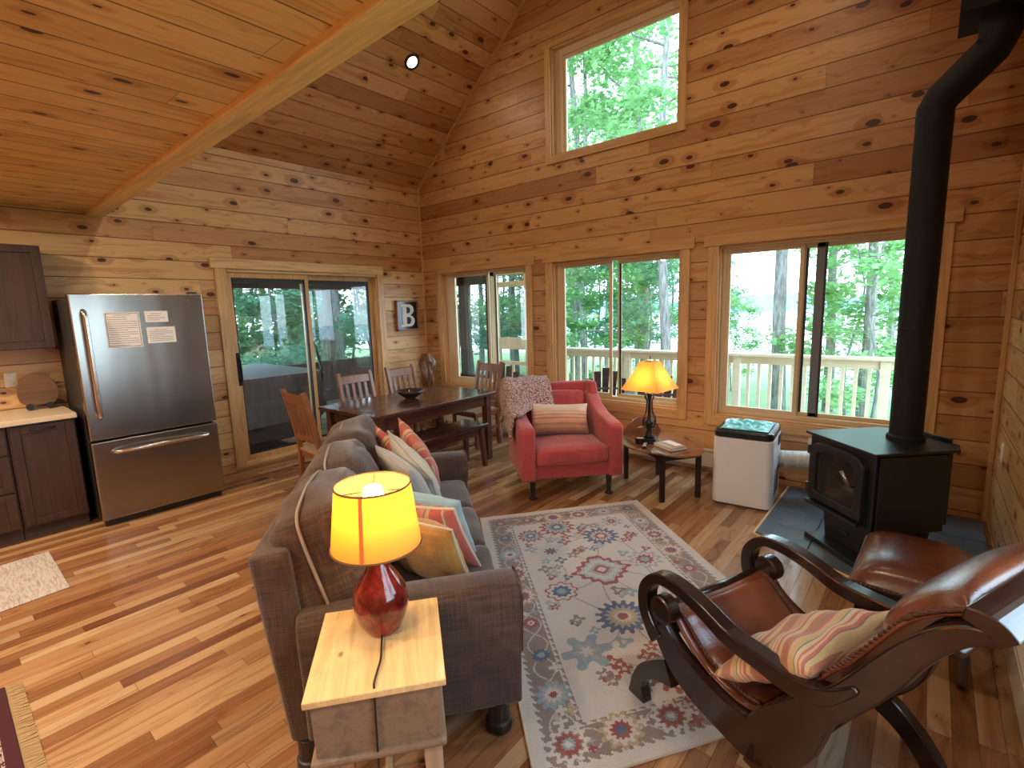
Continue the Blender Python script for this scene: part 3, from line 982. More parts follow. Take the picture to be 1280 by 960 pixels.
# ------------------------------------------------------------------ side table with lamp
tb = thing('side_table', 'narrow pine side table with a honey top at the near end of the sofa', 'table', SM @ Vector((-.252, .43, 0)), math.atan2(.618, -.786))
bx(-.20, -.185, .615, .20, .185, .635).build('tabletop', M['side_top'], tb, bevel=.003)
mb = MB().hexa([(-.178, -.165, .44), (.178, -.165, .44), (.178, .165, .44), (-.178, .165, .44)], [(-.185, -.17, .615), (.185, -.17, .615), (.185, .17, .615), (-.185, .17, .615)])
mb.build('apron', M['side_body'], tb, bevel=.002)
bx(-.195, -.18, .425, .195, .18, .447).build('moulding', M['side_body'], tb, bevel=.008)
for sx_ in (-1, 1):
    for sy in (-1, 1):
        MB().hexa([(sx_ * .165 - .022, sy * .15 - .022, 0), (sx_ * .165 + .022, sy * .15 - .022, 0), (sx_ * .165 + .022, sy * .15 + .022, 0), (sx_ * .165 - .022, sy * .15 + .022, 0)],
                  [(sx_ * .15 - .026, sy * .14 - .026, .43), (sx_ * .15 + .026, sy * .14 - .026, .43), (sx_ * .15 + .026, sy * .14 + .026, .43), (sx_ * .15 - .026, sy * .14 + .026, .43)]).build('leg', M['side_leg'], tb, bevel=.003)
bx(-.15, -.012, .14, .15, .012, .19).build('stretcher', M['side_leg'], tb, bevel=.002)

lp = thing('table_lamp', 'lit table lamp with oxblood ceramic base and amber drum shade', 'lamp', (4.413, -3.975, .6355))
MB().lathe([(.048, 0), (.052, .004), (.070, .035), (.083, .075), (.086, .10), (.078, .14), (.058, .175), (.038, .205), (.029, .235), (.028, .262), (.034, .272), (.034, .278)], 40).build('base', M['ceramic'], lp, smooth=True)
MB().lathe([(.034, .277), (.036, .280), (.036, .290), (.012, .292), (.011, .40)], 20).build('neck', M['handle'], lp, smooth=True)
SH0, SH1 = .285, .475
sh = MB().lathe([(.135, SH0), (.112, SH1)], 56, cap=False).build('lamp_shade', M['shade1'], lp, smooth=True)
for r_, z_ in ((.1355, SH0), (.1125, SH1)):
    MB().tube([(r_ * math.cos(2 * PI * k / 48), r_ * math.sin(2 * PI * k / 48), z_) for k in range(48)], .0032, 6, closed=True).build('shade_trim', M['shadetrim'], sh)
MB().lathe([(.006, .365), (.016, .385), (.028, .415), (.031, .44), (.026, .464), (.0, .476)], 20).build('bulb', M['bulb1'], lp, smooth=True)
sa = math.atan2((CAM.y + 3.975), (CAM.x - 4.413)) - R(19) - math.atan2(.618, -.786) * 0
MB().add([((.1365 if z_ == SH0 else .1135) * math.cos(sa + q), (.1365 if z_ == SH0 else .1135) * math.sin(sa + q), z_) for z_ in (SH0, SH1) for q in (-.045, .045)], [(0, 1, 3, 2)]).build('shade_seam', M['shade1'], sh, solid=.001)
mb = MB()
for k in range(3):
    a = k * 2 * PI / 3 + .4
    mb.tube([(0, 0, .455), (.112 * math.cos(a), .112 * math.sin(a), .468)], .0015, 5)
mb.build('shade_spider', M['blackiron'], lp)
dv = Vector((CAM.x - 4.413, CAM.y + 3.975, 0)).normalized()
cd = []
for (f, s_, z) in ((.05, 0, .01), (.10, .0, .006), (.16, .0, .006), (.236, -.012, .004), (.258, -.012, -.012), (.258, -.015, -.2), (.255, -.018, -.4), (.25, -.02, -.63), (.33, -.1, -.632)):
    d2 = Vector((.786 * -1 * -1, -.618, 0))
    d2 = Vector((.786, -.618, 0))
    n2 = Vector((.618, .786, 0))
    p = d2 * f + n2 * s_
    cd.append((p.x, p.y, z))
MB().tube(spline(cd, 5), .0032, 6).build('cord', M['brown_leg'], lp, smooth=True)

# ------------------------------------------------------------------ rug
import colorsys
rnd = random.Random(7)
NU, NV = 250, 420
RWd, RLn = 1.34, 2.27
CRM, TAU, RED, BLU, LBL, GRY, TAN = (.60, .555, .52), (.22, .165, .145), (.27, .024, .024), (.028, .085, .20), (.22, .33, .40), (.36, .36, .35), (.44, .32, .19)
import numpy as np
X, Yy = np.meshgrid((np.arange(NU) + .5) / NU * RWd, (np.arange(NV) + .5) / NV * RLn)
img = np.zeros((NV, NU, 3)) + CRM
bw = .235
bd = np.minimum(np.minimum(X, RWd - X), np.minimum(Yy, RLn - Yy))
def put(mask, c):
    img[mask] = c
def flower(cx, cy, r, cols, petals=12, amp=.16, sq=0.):
    dx, dy = X - cx, Yy - cy
    rr = np.hypot(dx, dy)
    if sq:
        rr = (np.abs(dx) + np.abs(dy)) * (1 - sq * 0) * .78 + rr * .22
    th = np.arctan2(dy, dx)
    e = rr / (r * (1 + amp * np.sign(np.cos(petals * th)) * np.abs(np.cos(petals * th)) ** .5))
    for q, c in cols:
        put(e < q, c)
def line(p, c, w_=.004):
    for a, b in zip(p, p[1:]):
        ax, ay = a
        bx_, by = b
        L2 = (bx_ - ax) ** 2 + (by - ay) ** 2 + 1e-9
        t = np.clip(((X - ax) * (bx_ - ax) + (Yy - ay) * (by - ay)) / L2, 0, 1)
        put(np.hypot(X - ax - t * (bx_ - ax), Yy - ay - t * (by - ay)) < w_, c)
# vines in the field
vr = random.Random(3)
fl = [(.67, 1.28, .19, 1), (.62, .80, .13, 2), (.82, 1.72, .115, 3), (.37, 1.12, .09, 4), (.55, 1.95, .12, 5), (.98, 1.32, .10, 6), (.92, .85, .085, 7), (.42, 1.60, .10, 8), (.70, .36, .12, 5), (.36, .60, .10, 9), (1.0, .52, .08, 4), (.98, 1.93, .07, 7), (.33, 1.86, .085, 5), (.95, 1.08, .05, 7)]
for i, a in enumerate(fl):
    for b in fl[i + 1:]:
        if math.hypot(a[0] - b[0], a[1] - b[1]) < .52:
            mx_, my = (a[0] + b[0]) / 2 + vr.uniform(-.07, .07), (a[1] + b[1]) / 2 + vr.uniform(-.07, .07)
            line(spline([a[:2], (mx_, my), b[:2]], 6), (.34, .30, .29), .0045)
for k in range(150):
    cx, cy = vr.uniform(.27, RWd - .27), vr.uniform(.27, RLn - .27)
    if min(math.hypot(cx - f_[0], cy - f_[1]) - f_[2] for f_ in fl) < .03: continue
    c = vr.choice([RED, RED, BLU, GRY, LBL, TAU])
    flower(cx, cy, vr.uniform(.022, .038), [(1, c), (.35, CRM)], vr.choice([3, 4, 5]), .35)
for (cx, cy, r_, k) in fl:
    if k == 1:
        flower(cx, cy, r_, [(1, RED), (.80, CRM), (.76, LBL), (.70, (.5, .55, .55)), (.45, GRY), (.3, RED), (.17, CRM)], 14, .07, 1)
    elif k == 2:
        flower(cx, cy, r_, [(1, BLU), (.66, LBL), (.58, TAN), (.36, CRM), (.22, RED)], 16, .14)
    elif k == 3:
        flower(cx, cy, r_, [(1, BLU), (.62, CRM), (.45, RED), (.22, CRM)], 14, .16)
    elif k == 4:
        flower(cx, cy, r_, [(1, RED), (.88, CRM), (.6, BLU), (.3, LBL)], 9, .1)
    elif k == 5:
        flower(cx, cy, r_, [(1, RED), (.72, CRM), (.62, LBL), (.40, BLU), (.2, CRM)], 13, .14)
    elif k == 6:
        flower(cx, cy, r_, [(1, GRY), (.75, CRM), (.55, RED), (.3, LBL)], 10, .15)
    elif k == 7:
        flower(cx, cy, r_, [(1, LBL), (.7, CRM), (.5, RED), (.2, TAN)], 8, .2)
    elif k == 8:
        flower(cx, cy, r_, [(1, (.5, .5, .47)), (.55, CRM), (.40, BLU), (.2, RED)], 8, .25)
    else:
        flower(cx, cy, r_, [(1, LBL), (.55, GRY), (.3, CRM)], 6, .3)
# border
put(bd < bw, CRM)
put((bd < bw - .012) & (bd > .052), TAU)
put((bd < .040), (.60, .55, .50))
saw = np.abs(((X + Yy) / .042) % 1 - .5) * 2
inb = (bd > bw - .03) & (bd < bw - .010)
put(inb & ((bd - (bw - .03)) / .02 < saw), CRM)
inb = (bd > .045) & (bd < .075)
put(inb & ((bd - .045) / .03 < 1 - saw), CRM)
import itertools
per = []
bm_ = .145
for i in range(9):
    per += [(bm_, bm_ + (RLn - 2 * bm_) * i / 8), (RWd - bm_, bm_ + (RLn - 2 * bm_) * i / 8)]
for i in range(1, 5):
    per += [(bm_ + (RWd - 2 * bm_) * i / 5, bm_), (bm_ + (RWd - 2 * bm_) * i / 5, RLn - bm_)]
br = random.Random(11)
# border scroll vines
for off in (.0, .5):
    pts = [(bm_ + .05 * math.sin(k * .55 + off * 6), bm_ + (RLn - 2 * bm_) * k / 70) for k in range(71)]
    line(pts, (.52, .46, .40), .0035)
    line([(RWd - p[0], p[1]) for p in pts], (.52, .46, .40), .0035)
    pts = [(bm_ + (RWd - 2 * bm_) * k / 40, bm_ + .05 * math.sin(k * .55 + off * 6)) for k in range(41)]
    line(pts, (.52, .46, .40), .0035)
    line([(p[0], RLn - p[1]) for p in pts], (.52, .46, .40), .0035)
for i, (cx, cy) in enumerate(per):
    sty = [[(1, CRM), (.72, TAU), (.62, RED), (.34, LBL), (.18, CRM)], [(1, RED), (.45, CRM), (.2, RED)], [(1, LBL), (.72, (.4, .38, .37)), (.5, CRM), (.25, RED)], [(1, TAN), (.78, CRM), (.5, RED), (.25, BLU)], [(1, BLU), (.45, LBL)]][(i * 3 + i // 2) % 5]
    flower(cx, cy, (.075, .04, .07, .08, .04)[(i * 3 + i // 2) % 5], sty, 11, .13)
for k in range(190):
    if br.random() < .6:
        cx, cy = (br.uniform(.09, .20) if br.random() < .5 else RWd - br.uniform(.09, .20)), br.uniform(.09, RLn - .09)
    else:
        cx, cy = br.uniform(.09, RWd - .09), (br.uniform(.09, .20) if br.random() < .5 else RLn - br.uniform(.09, .20))
    if min(math.hypot(cx - q[0], cy - q[1]) for q in per) < .085: continue
    flower(cx, cy, br.uniform(.012, .024), [(1, br.choice([CRM, CRM, LBL, RED, (.42, .38, .36), TAN]))], 4, .4)
BLc, TLc, TRc, BRc = Vector((4.775, -3.665)), Vector((3.085, -2.165)), Vector((3.90, -1.125)), Vector((5.56, -2.51))
def rugpt(a, b, z=.012):
    p = (BLc * (1 - a) + BRc * a) * (1 - b) + (TLc * (1 - a) + TRc * a) * b
    return (p.x, p.y, z + .0015 * noise.noise(Vector((a * 9, b * 14, 0))))
mb = MB()
mb.grid(lambda a, b: rugpt(a, b), NU, NV)
me = bpy.data.meshes.new('area_rug')
me.from_pydata(mb.v, [], mb.f)
me.materials.append(M['rug'])
ca = me.color_attributes.new('weave', 'FLOAT_COLOR', 'CORNER')
cols = np.repeat(np.concatenate([img.reshape(-1, 3), np.ones((NU * NV, 1))], 1), 4, axis=0)
ca.data.foreach_set('color', cols.astype(np.float32).ravel())
for p in me.polygons: p.use_smooth = True
rug = bpy.data.objects.new('area_rug', me)
COL.objects.link(rug)
tag(rug, 'cream floral area rug with taupe border and red and blue flowers', 'rug')
sk = MB()
e_ = .004
pp = [rugpt(0, 0), rugpt(1, 0), rugpt(1, 1), rugpt(0, 1)]
sk.tube([(p[0], p[1], .008) for p in pp], .0065, 6, closed=True).build('binding', plain('cream rug binding', (.55, .46, .36), .9), rug)
sk = MB().hexa([(p[0], p[1], .001) for p in pp], [(p[0], p[1], .009) for p in pp]).build('backing', plain('rug backing', (.35, .27, .2), .95), rug)

# kitchen mat and corner rug
mm = MB().hexa([(.80, -4.78, .001), (1.74, -4.74, .001), (1.70, -4.36, .001), (.80, -4.40, .001)], [(.80, -4.78, .008), (1.74, -4.74, .008), (1.70, -4.36, .008), (.80, -4.40, .008)])
# long mat continues out of the frame
mm = MB().hexa([(1.02, -5.6, .001), (1.82, -5.6, .001), (1.72, -4.40, .001), (.96, -4.40, .001)], [(1.02, -5.6, .008), (1.82, -5.6, .008), (1.72, -4.40, .008), (.96, -4.40, .008)])
tag(mm.build('kitchen_mat', M['mat'], bevel=.002), 'pale grey woven mat in front of the dark kitchen cabinets', 'mat')
s = N('burgundy patterned pile')
c3 = s.sep()
nn_ = s.noise(s.comb(s.math('MULTIPLY', c3[0], 30.), s.math('MULTIPLY', c3[1], 75.), 0.), scale=1., detail=2, dist=1.5)
s.base(s.mix(s.smooth(nn_, .50, .53), (.07, .012, .018), (.50, .38, .36)))
s.bump(s.noise(scale=200, detail=2), .8, .006)
s.set(.95)
cr_ = thing('patterned_rug', 'burgundy and white patterned rug with tan fringe at the lower left corner', 'rug')
bx(2.61, -6.4, .001, 3.75, -4.755, .014).build('pile', s.m, cr_, bevel=.004)
bx(2.61, -4.80, .001, 3.75, -4.755, .016).build('border', plain('burgundy border', (.06, .01, .016), .95, bump=.6), cr_, bevel=.004)
mb = MB()
rr = random.Random(5)
for k in range(170):
    x = 2.61 + 1.14 * k / 170
    mb.tube([(x, -4.755, .008), (x + rr.uniform(-.004, .004), -4.735, .006), (x + rr.uniform(-.008, .008), -4.70, .003)], .0035, 5)
fr_ = mb.build('fringe', plain('tan fringe', (.42, .28, .14), .95), cr_)
fr_['kind'] = 'stuff'

# ------------------------------------------------------------------ red armchair
ac = thing('armchair', 'brick red upholstered armchair with short dark legs under the middle window', 'armchair', (3.18, -1.603, 0), R(48.3))
AW0, AW1 = -.105, .785     # outer width
bx(AW0 + .05, -.0, .17, AW1 - .05, .72, .30).build('base', M['red'], ac, bevel=.02, seg=3)
def achair_arm(x0, x1):
    # side slab whose top slopes up into the back wing
    P = [(-.045, .17), (-.055, .60), (-.02, .635), (.10, .645), (.30, .66), (.52, .72), (.64, .80), (.74, .80), (.74, .17)]
    mb = MB()
    n = len(P)
    vs = []
    for xx in (x0, x1):
        vs += [(xx, p[0], p[1]) for p in P]
    mb.add(vs, [tuple(range(n)), tuple(reversed(range(n, 2 * n)))] + [(i, (i + 1) % n, n + (i + 1) % n, n + i) for i in range(n)])
    return mb.build('arm', M['red'], ac, bevel=.028, seg=4, smooth=True)
achair_arm(AW0, AW0 + .125)
achair_arm(AW1 - .125, AW1)
# winged back
mb = MB().hexa([(AW0 + .0, .62, .17), (AW1, .62, .17), (AW1, .76, .17), (AW0, .76, .17)], [(AW0 + .03, .76, .895), (AW1 - .03, .76, .895), (AW1 - .03, .87, .885), (AW0 + .03, .87, .885)])
mb.build('backrest', M['red'], ac, bevel=.03, seg=4, smooth=True)
for x0, x1 in ((AW0 + .005, AW0 + .11), (AW1 - .11, AW1 - .005)):
    MB().hexa([(x0, .54, .60), (x1, .54, .60), (x1, .72, .60), (x0, .72, .60)], [(x0 + .02, .66, .90), (x1 - .0, .66, .90), (x1, .86, .895), (x0 + .02, .86, .895)]).build('wing', M['red'], ac, bevel=.03, seg=4, smooth=True)
weld(cushion(AW0 + .13, -.05, .30, AW1 - .13, .60, .445, (0, .01, .02), seed=3).build('seat_cushion', M['red'], ac, smooth=True))
bc = cushion(AW0 + .14, -.07, 0, AW1 - .14, .07, .38, (0, .03, .02), seed=8).build('back_cushion', M['red'], ac, smooth=True)
weld(bc)
bc.location = (0, .60, .44)
bc.rotation_euler = (R(-17), 0, 0)
for x in (.0, .676):
    for y in (.02, .66):
        MB().lathe([(.017, 0), (.017, .0)], 12) if False else None
        l = MB().lathe([(.036, .0), (.036, .012), (.020, .02), (.017, .03), (.028, .175)], 16, Matrix.Translation((x, y, 0)))
        l.build('leg', M['brown_leg'], ac, smooth=False, bevel=.002)
AM = Matrix.Translation((3.18, -1.603, 0)) @ Matrix.Rotation(R(48.3), 4, 'Z')
o = pillow(.56, .30, .15, 12).build('lumbar_pillow', M['str_lum'], None, smooth=True)
weld(o)
o.matrix_world = AM @ Matrix.Translation((.335, .40, .60)) @ Matrix.Rotation(R(3), 4, 'Y') @ Matrix.Rotation(R(66), 4, 'X')
tag(o, 'cream to rust striped lumbar pillow on the red armchair', 'pillow')

# knitted throw over the armchair's left back corner
def lerp_path(P, b):
    k = b * (len(P) - 1)
    i = min(int(k), len(P) - 2)
    f = k - i
    return P[i][0] * (1 - f) + P[i + 1][0] * f, P[i][1] * (1 - f) + P[i + 1][1] * f
P_IN = spline([(.455, .70), (.53, .80), (.62, .885), (.72, .935), (.82, .94), (.895, .90), (.915, .78), (.92, .60)], 6)
P_OUT = spline([(.20, .685), (.36, .725), (.50, .785), (.60, .865), (.70, .93), (.82, .94), (.895, .89), (.915, .72)], 6)
def drape(a, b):
    w_ = min(1, max(0, (a - .25) / .35))
    w_ = w_ * w_ * (3 - 2 * w_)
    yi, zi = lerp_path(P_IN, b)
    yo, zo = lerp_path(P_OUT, b)
    y, z = yi * (1 - w_) + yo * w_, zi * (1 - w_) + zo * w_
    x = .30 - a / .62 * .40
    if a > .62:
        q = (a - .62) / .38
        x = AW0 - .022 - .02 * math.sin(q * 2.5) + .008 * math.sin(b * 20 + q * 5)
        z -= q * (.22 + .20 * b) + .0
        z -= .0
    z += .014 * noise.noise(Vector((a * 7, b * 8, 1))) + .01
    y += .012 * noise.noise(Vector((a * 6, b * 6, 7)))
    return (x, y, z)
th = MB().grid(drape, 60, 60)
o = th.build('throw_blanket', M['throw'], None, smooth=True, solid=.022)
o.matrix_world = AM
tag(o, 'chunky red and white knitted throw over the left of the red armchair', 'blanket')

# ------------------------------------------------------------------ butler table, lamp and bits
BT = Matrix.Translation((3.915, -.70, 0)) @ Matrix.Rotation(R(145), 4, 'Z')
bt = thing('butler_table', 'low oval butler table with hinged leaves beside the red armchair', 'table', (3.915, -.70, 0), R(145))
def oval(a, b, n=48):
    return [(a * math.cos(2 * PI * k / n), b * math.sin(2 * PI * k / n)) for k in range(n)]
OA, OB = .475, .345
TZ = .425
ov = [p for p in oval(OA, OB, 96)]
def clipx(poly, f):
    return [p for p in poly if f(p)]
hx_, hy_ = .315, .205
MB().prism([(-hx_, -hy_), (hx_, -hy_), (hx_, hy_), (-hx_, hy_)], TZ - .018, TZ).build('tabletop', M['butler'], bt, bevel=.003)
def leaf(kind):
    if kind in ('xr', 'xl'):
        s_ = 1 if kind == 'xr' else -1
        pts = [(s_ * hx_, -hy_ + .002)] + [(s_ * (hx_ + (OA - hx_) * math.sin(PI * t / 20) ** .75), -hy_ + 2 * hy_ * t / 20) for t in range(1, 20)] + [(s_ * hx_, hy_ - .002)]
    else:
        s_ = 1 if kind == 'yr' else -1
        pts = [(-hx_ + .002, s_ * hy_)] + [(-hx_ + 2 * hx_ * t / 20, s_ * (hy_ + (OB - hy_) * math.sin(PI * t / 20) ** .75)) for t in range(1, 20)] + [(hx_ - .002, s_ * hy_)]
    return pts
def leaf_mesh(kind, up_=False):
    pts = leaf(kind)
    ax = 0 if kind[0] == 'x' else 1
    s_ = 1 if kind[1] == 'r' else -1
    h0 = hx_ if ax == 0 else hy_
    # slot cut out of the leaf: build as ring strip between outline and slot
    n = len(pts)
    if ax == 0:
        slot = [(s_ * (h0 + .055 + .018 * math.sin(PI * t / (n - 1))), -.055 + .11 * t / (n - 1)) for t in range(n)]
        slot_in = [(s_ * (h0 + .050), -.055 + .11 * t / (n - 1)) for t in range(n)]
        base = [(s_ * h0, -hy_ + 2 * hy_ * t / (n - 1)) for t in range(n)]
    else:
        slot = [(-.055 + .11 * t / (n - 1), s_ * (h0 + .055 + .018 * math.sin(PI * t / (n - 1)))) for t in range(n)]
        slot_in = [(-.055 + .11 * t / (n - 1), s_ * (h0 + .050)) for t in range(n)]
        base = [(-hx_ + 2 * hx_ * t / (n - 1), s_ * h0) for t in range(n)]
    mb = MB()
    def strip(A, B):
        vs = [(p[0], p[1], -.014) for p in A] + [(p[0], p[1], -.014) for p in B] + [(p[0], p[1], 0) for p in A] + [(p[0], p[1], 0) for p in B]
        m_ = len(A)
        fs = []
        for i in range(m_ - 1):
            fs += [(i, i + 1, m_ + i + 1, m_ + i), (2 * m_ + i, 2 * m_ + i + 1, 3 * m_ + i + 1, 3 * m_ + i), (i, i + 1, 2 * m_ + i + 1, 2 * m_ + i), (m_ + i, m_ + i + 1, 3 * m_ + i + 1, 3 * m_ + i)]
        mb.add(vs, fs)
    strip(slot, pts)
    strip(base, slot_in)
    o = mb.build('leaf', M['butler'], bt, bevel=0)
    weld(o, .0001)
    if up_:
        # fold up about the hinge
        hinge = (s_ * h0 if ax == 0 else 0, s_ * h0 if ax == 1 else 0, 0)
        rot = Matrix.Rotation(R(-88) * s_ if ax == 0 else R(88) * s_, 4, 'Y' if ax == 0 else 'X')
        o.matrix_local = Matrix.Translation((hinge[0], hinge[1], TZ)) @ rot @ Matrix.Translation((-hinge[0], -hinge[1], 0))
    else:
        o.location = (0, 0, TZ - .002)
    return o
leaf_mesh('xl')
leaf_mesh('yr')
leaf_mesh('yl', False) if False else None
leaf_mesh('xr', True)
leaf_mesh('yl')
for x in (-.31, .31):
    for y in (-.17, .17):
        bx(x - .018, y - .018, 0, x + .018, y + .018, TZ - .016).build('leg', M['butler_leg'], bt, bevel=.003)
MB().box(-.30, -.18, TZ - .075, .30, -.162, TZ - .018).box(-.30, .162, TZ - .075, .30, .18, TZ - .018).box(-.32, -.17, TZ - .075, -.302, .17, TZ - .018).box(.302, -.17, TZ - .075, .32, .17, TZ - .018).build('apron', M['butler_leg'], bt, bevel=.002)

L2 = Vector((3.84, -.77, TZ))
l2 = thing('table_lamp', 'lit wrought iron lamp with a square parchment shade on the butler table', 'lamp', L2, R(0))
m_ = Matrix.Rotation(R(20), 4, 'Z')
mb = MB().box(-.075, -.075, 0, .075, .075, .02, m_).box(-.06, -.06, .02, .06, .06, .04, m_)
mb.build('base', M['blackiron'], l2, bevel=.006)
MB().lathe([(.05, .04), (.03, .07), (.022, .11), (.034, .15), (.036, .18), (.02, .20), (.014, .25), (.012, .37), (.024, .42), (.026, .435)], 20).build('stem', M['blackiron'], l2, smooth=True)
for k in range(4):
    a = R(20 + 45 + 90 * k)
    pts = spline([(.016, .43), (.05, .42), (.045, .39), (.030, .375), (.034, .30), (.045, .25), (.068, .21), (.070, .165), (.05, .14), (.03, .15), (.038, .18), (.05, .175)], 5)
    MB().tube([(p[0] * math.cos(a), p[0] * math.sin(a), p[1]) for p in pts], .0048, 8).build('scroll', M['blackiron'], l2, smooth=True)
SB, ST, ZB, ZT = .180, .064, .475, .715
def sqring(h, z):
    out = []
    for k in range(4):
        for t in range(6):
            f = t / 6
            a = [(-1, -1), (1, -1), (1, 1), (-1, 1)][k]
            b = [(-1, -1), (1, -1), (1, 1), (-1, 1)][(k + 1) % 4]
            p = Vector((a[0] * (1 - f) + b[0] * f, a[1] * (1 - f) + b[1] * f))
            out.append((p.x * h, p.y * h, z))
    return out
mb = MB()
RG = [(SB, ZB), (SB * .5 + ST * .5 - .006, (ZB + ZT) / 2), (ST, ZT)]
vs = []
for h_, z_ in RG: vs += sqring(h_, z_)
mb.add(vs, [(j * 24 + i, j * 24 + (i + 1) % 24, (j + 1) * 24 + (i + 1) % 24, (j + 1) * 24 + i) for j in range(2) for i in range(24)], Matrix.Rotation(R(-5), 4, 'Z'))
mb.build('lamp_shade', M['shade2'], l2)
MB().lathe([(.004, .44), (.016, .50), (.026, .55), (.027, .57), (.018, .595), (.0, .605)], 18).build('bulb', M['bulb2'], l2, smooth=True)
mb = MB().tube([(0, 0, .60), (0, 0, .742)], .0025, 6).lathe([(.003, .738), (.006, .746), (.003, .76), (.0, .765)], 10)
for k in range(4):
    a = R(45 - 5 + 90 * k)
    mb.tube([(0, 0, .712), (ST * 1.40 * math.cos(a), ST * 1.40 * math.sin(a), .712)], .0015, 5)
mb.build('finial', M['blackiron'], l2)
# candle tin, remote, pen, books
t = thing('candle', 'small dark tin candle in front of the iron lamp', 'candle', tuple(BT @ Vector((.02, .19, TZ))))
MB().lathe([(.040, 0), (.042, .004), (.042, .045), (.039, .047), (.037, .040), (.0, .040)], 28).build('tin', M['blackiron'], t, smooth=False)
MB().lathe([(.036, .038), (.036, .043), (.0, .043)], 24).build('wax', plain('amber wax', (.55, .30, .10), .4), t)
MB().tube([(0, 0, .04), (.001, 0, .052)], .0012, 5).build('wick', M['black'], t)
t = thing('eyeglasses', 'folded black item lying between the candle and the table edge', 'remote', tuple(BT @ Vector((-.09, .205, TZ))), R(110))
t.name = 'remote_control'
t['label'] = 'slim black remote control lying in front of the candle tin'
bx(-.075, -.018, .001, .075, .018, .016).build('body', M['blackplastic'], t, bevel=.005)
mb = MB()
for i in range(6):
    for j in (-1, 0, 1):
        mb.box(-.06 + i * .02, j * .010 - .003, .016, -.052 + i * .02, j * .010 + .003, .018)
mb.build('buttons', M['white'], t)
t = thing('book', 'large book with a brown cover lying on the butler table, lower of the stack', 'book', tuple(BT @ Vector((-.20, .03, TZ))), R(152))
bx(-.115, -.085, .001, .115, .085, .004).build('cover', plain('brown photo cover', (.26, .15, .09), .3, var=.6, nscale=12), t)
bx(-.112, -.083, .004, .110, .083, .022).build('pages', plain('page block', (.72, .66, .55), .8), t)
bx(-.115, -.085, .022, .115, .085, .026).build('cover', plain('brown photo cover top', (.34, .22, .15), .3, var=.5, nscale=14), t, bevel=.001)
t = thing('leaflet', 'pinkish white leaflet lying on top of the brown book', 'paper', tuple(BT @ Vector((-.19, .0, TZ + .027))), R(150))
bx(-.085, -.035, 0, .085, .035, .004).build('sheet', plain('pink white paper', (.72, .60, .60), .6, var=.04), t)

# ------------------------------------------------------------------ portable air conditioner
AA = thing('air_conditioner', 'white portable air conditioner on the floor between butler table and stove', 'air conditioner', (4.59, -.53, 0), R(5))
bw_, bd_, bh_ = .22, .235, .62
def rrect(a, b, r, n=6):
    out = []
    for cx, cy, s0 in ((a - r, b - r, 0), (-a + r, b - r, 90), (-a + r, -b + r, 180), (a - r, -b + r, 270)):
        for k in range(n + 1):
            t_ = R(s0 + 90 * k / n)
            out.append((cx + r * math.cos(t_), cy + r * math.sin(t_)))
    return out
MB().prism(rrect(bw_, bd_, .05), .015, bh_ - .062).build('housing', M['white'], AA, bevel=.006)
MB().prism(rrect(bw_ - .004, bd_ - .004, .05), bh_ - .062, bh_ - .002).build('top_panel', M['blackplastic'], AA, bevel=.014, seg=3)
MB().prism(rrect(bw_ - .01, bd_ - .01, .05), 0.0, .016).build('plinth', M['graph'], AA)
mb = MB()
for i in range(7):
    mb.box(bw_ - .001, -.10, .10 + i * .03, bw_ + .002, .12, .115 + i * .03)
mb.build('side_grille', M['graph'], AA)
bx(bw_, .02, .48, bw_ + .006, .16, .56).build('grip', M['graph'], AA, bevel=.002)
# hose sweeping behind the stove
HP = spline([(4.79, -.35, .33), (4.88, -.33, .335), (5.02, -.30, .345), (5.18, -.24, .36), (5.3, -.12, .38)], 22)
rs_ = [.068 + (.006 if i % 2 else 0) for i in range(len(HP))]
hs = MB().tube(HP, rs_, 22).build('exhaust_hose', M['hose'], AA, smooth=False)
hs.parent = None
hs.data.transform(Matrix.Rotation(-R(5), 4, 'Z') @ Matrix.Translation((-4.59, .53, 0)))
hs.parent = AA
def crump(a, b):
    x, y = (2 * a - 1), (2 * b - 1)
    e = max(0, 1 - x * x) * max(0, 1 - y * y)
    return (x * .175, y * .19, bh_ + .001 + .030 * e ** .4 * (0.6 + .8 * noise.noise(Vector((x * 4, y * 4, 2)))) + .006 * noise.noise(Vector((x * 11, y * 9, 0))) * e)
o = MB().grid(crump, 36, 36).build('folded_tarp', M['teal'], None, smooth=False)
o.location = (4.59, -.53, .004)
o.rotation_euler = (0, 0, R(5))
tag(o, 'crumpled teal plastic sheet on top of the white air conditioner', 'plastic sheet')
# plug and cord on the outlet
t = outlet((4.98, 0, .40), 0, 'outlet with a black plug to the right of the air conditioner')
p = thing('power_cord', 'black plug and cord running from the outlet down to the floor behind the stove', 'cord', (4.98, -.01, .40))
bx(-.018, -.035, -.035, .018, .0, .012).build('plug', M['blackplastic'], p, bevel=.006)
MB().tube(spline([(0, -.03, -.03), (0, -.045, -.12), (.03, -.06, -.27), (.02, -.10, -.385), (-.10, -.16, -.392), (-.16, -.12, -.392), (-.08, -.08, -.392), (.2, -.2, -.368), (.35, -.22, -.36)], 8), .004, 6).build('cord', M['blackplastic'], p, smooth=True)

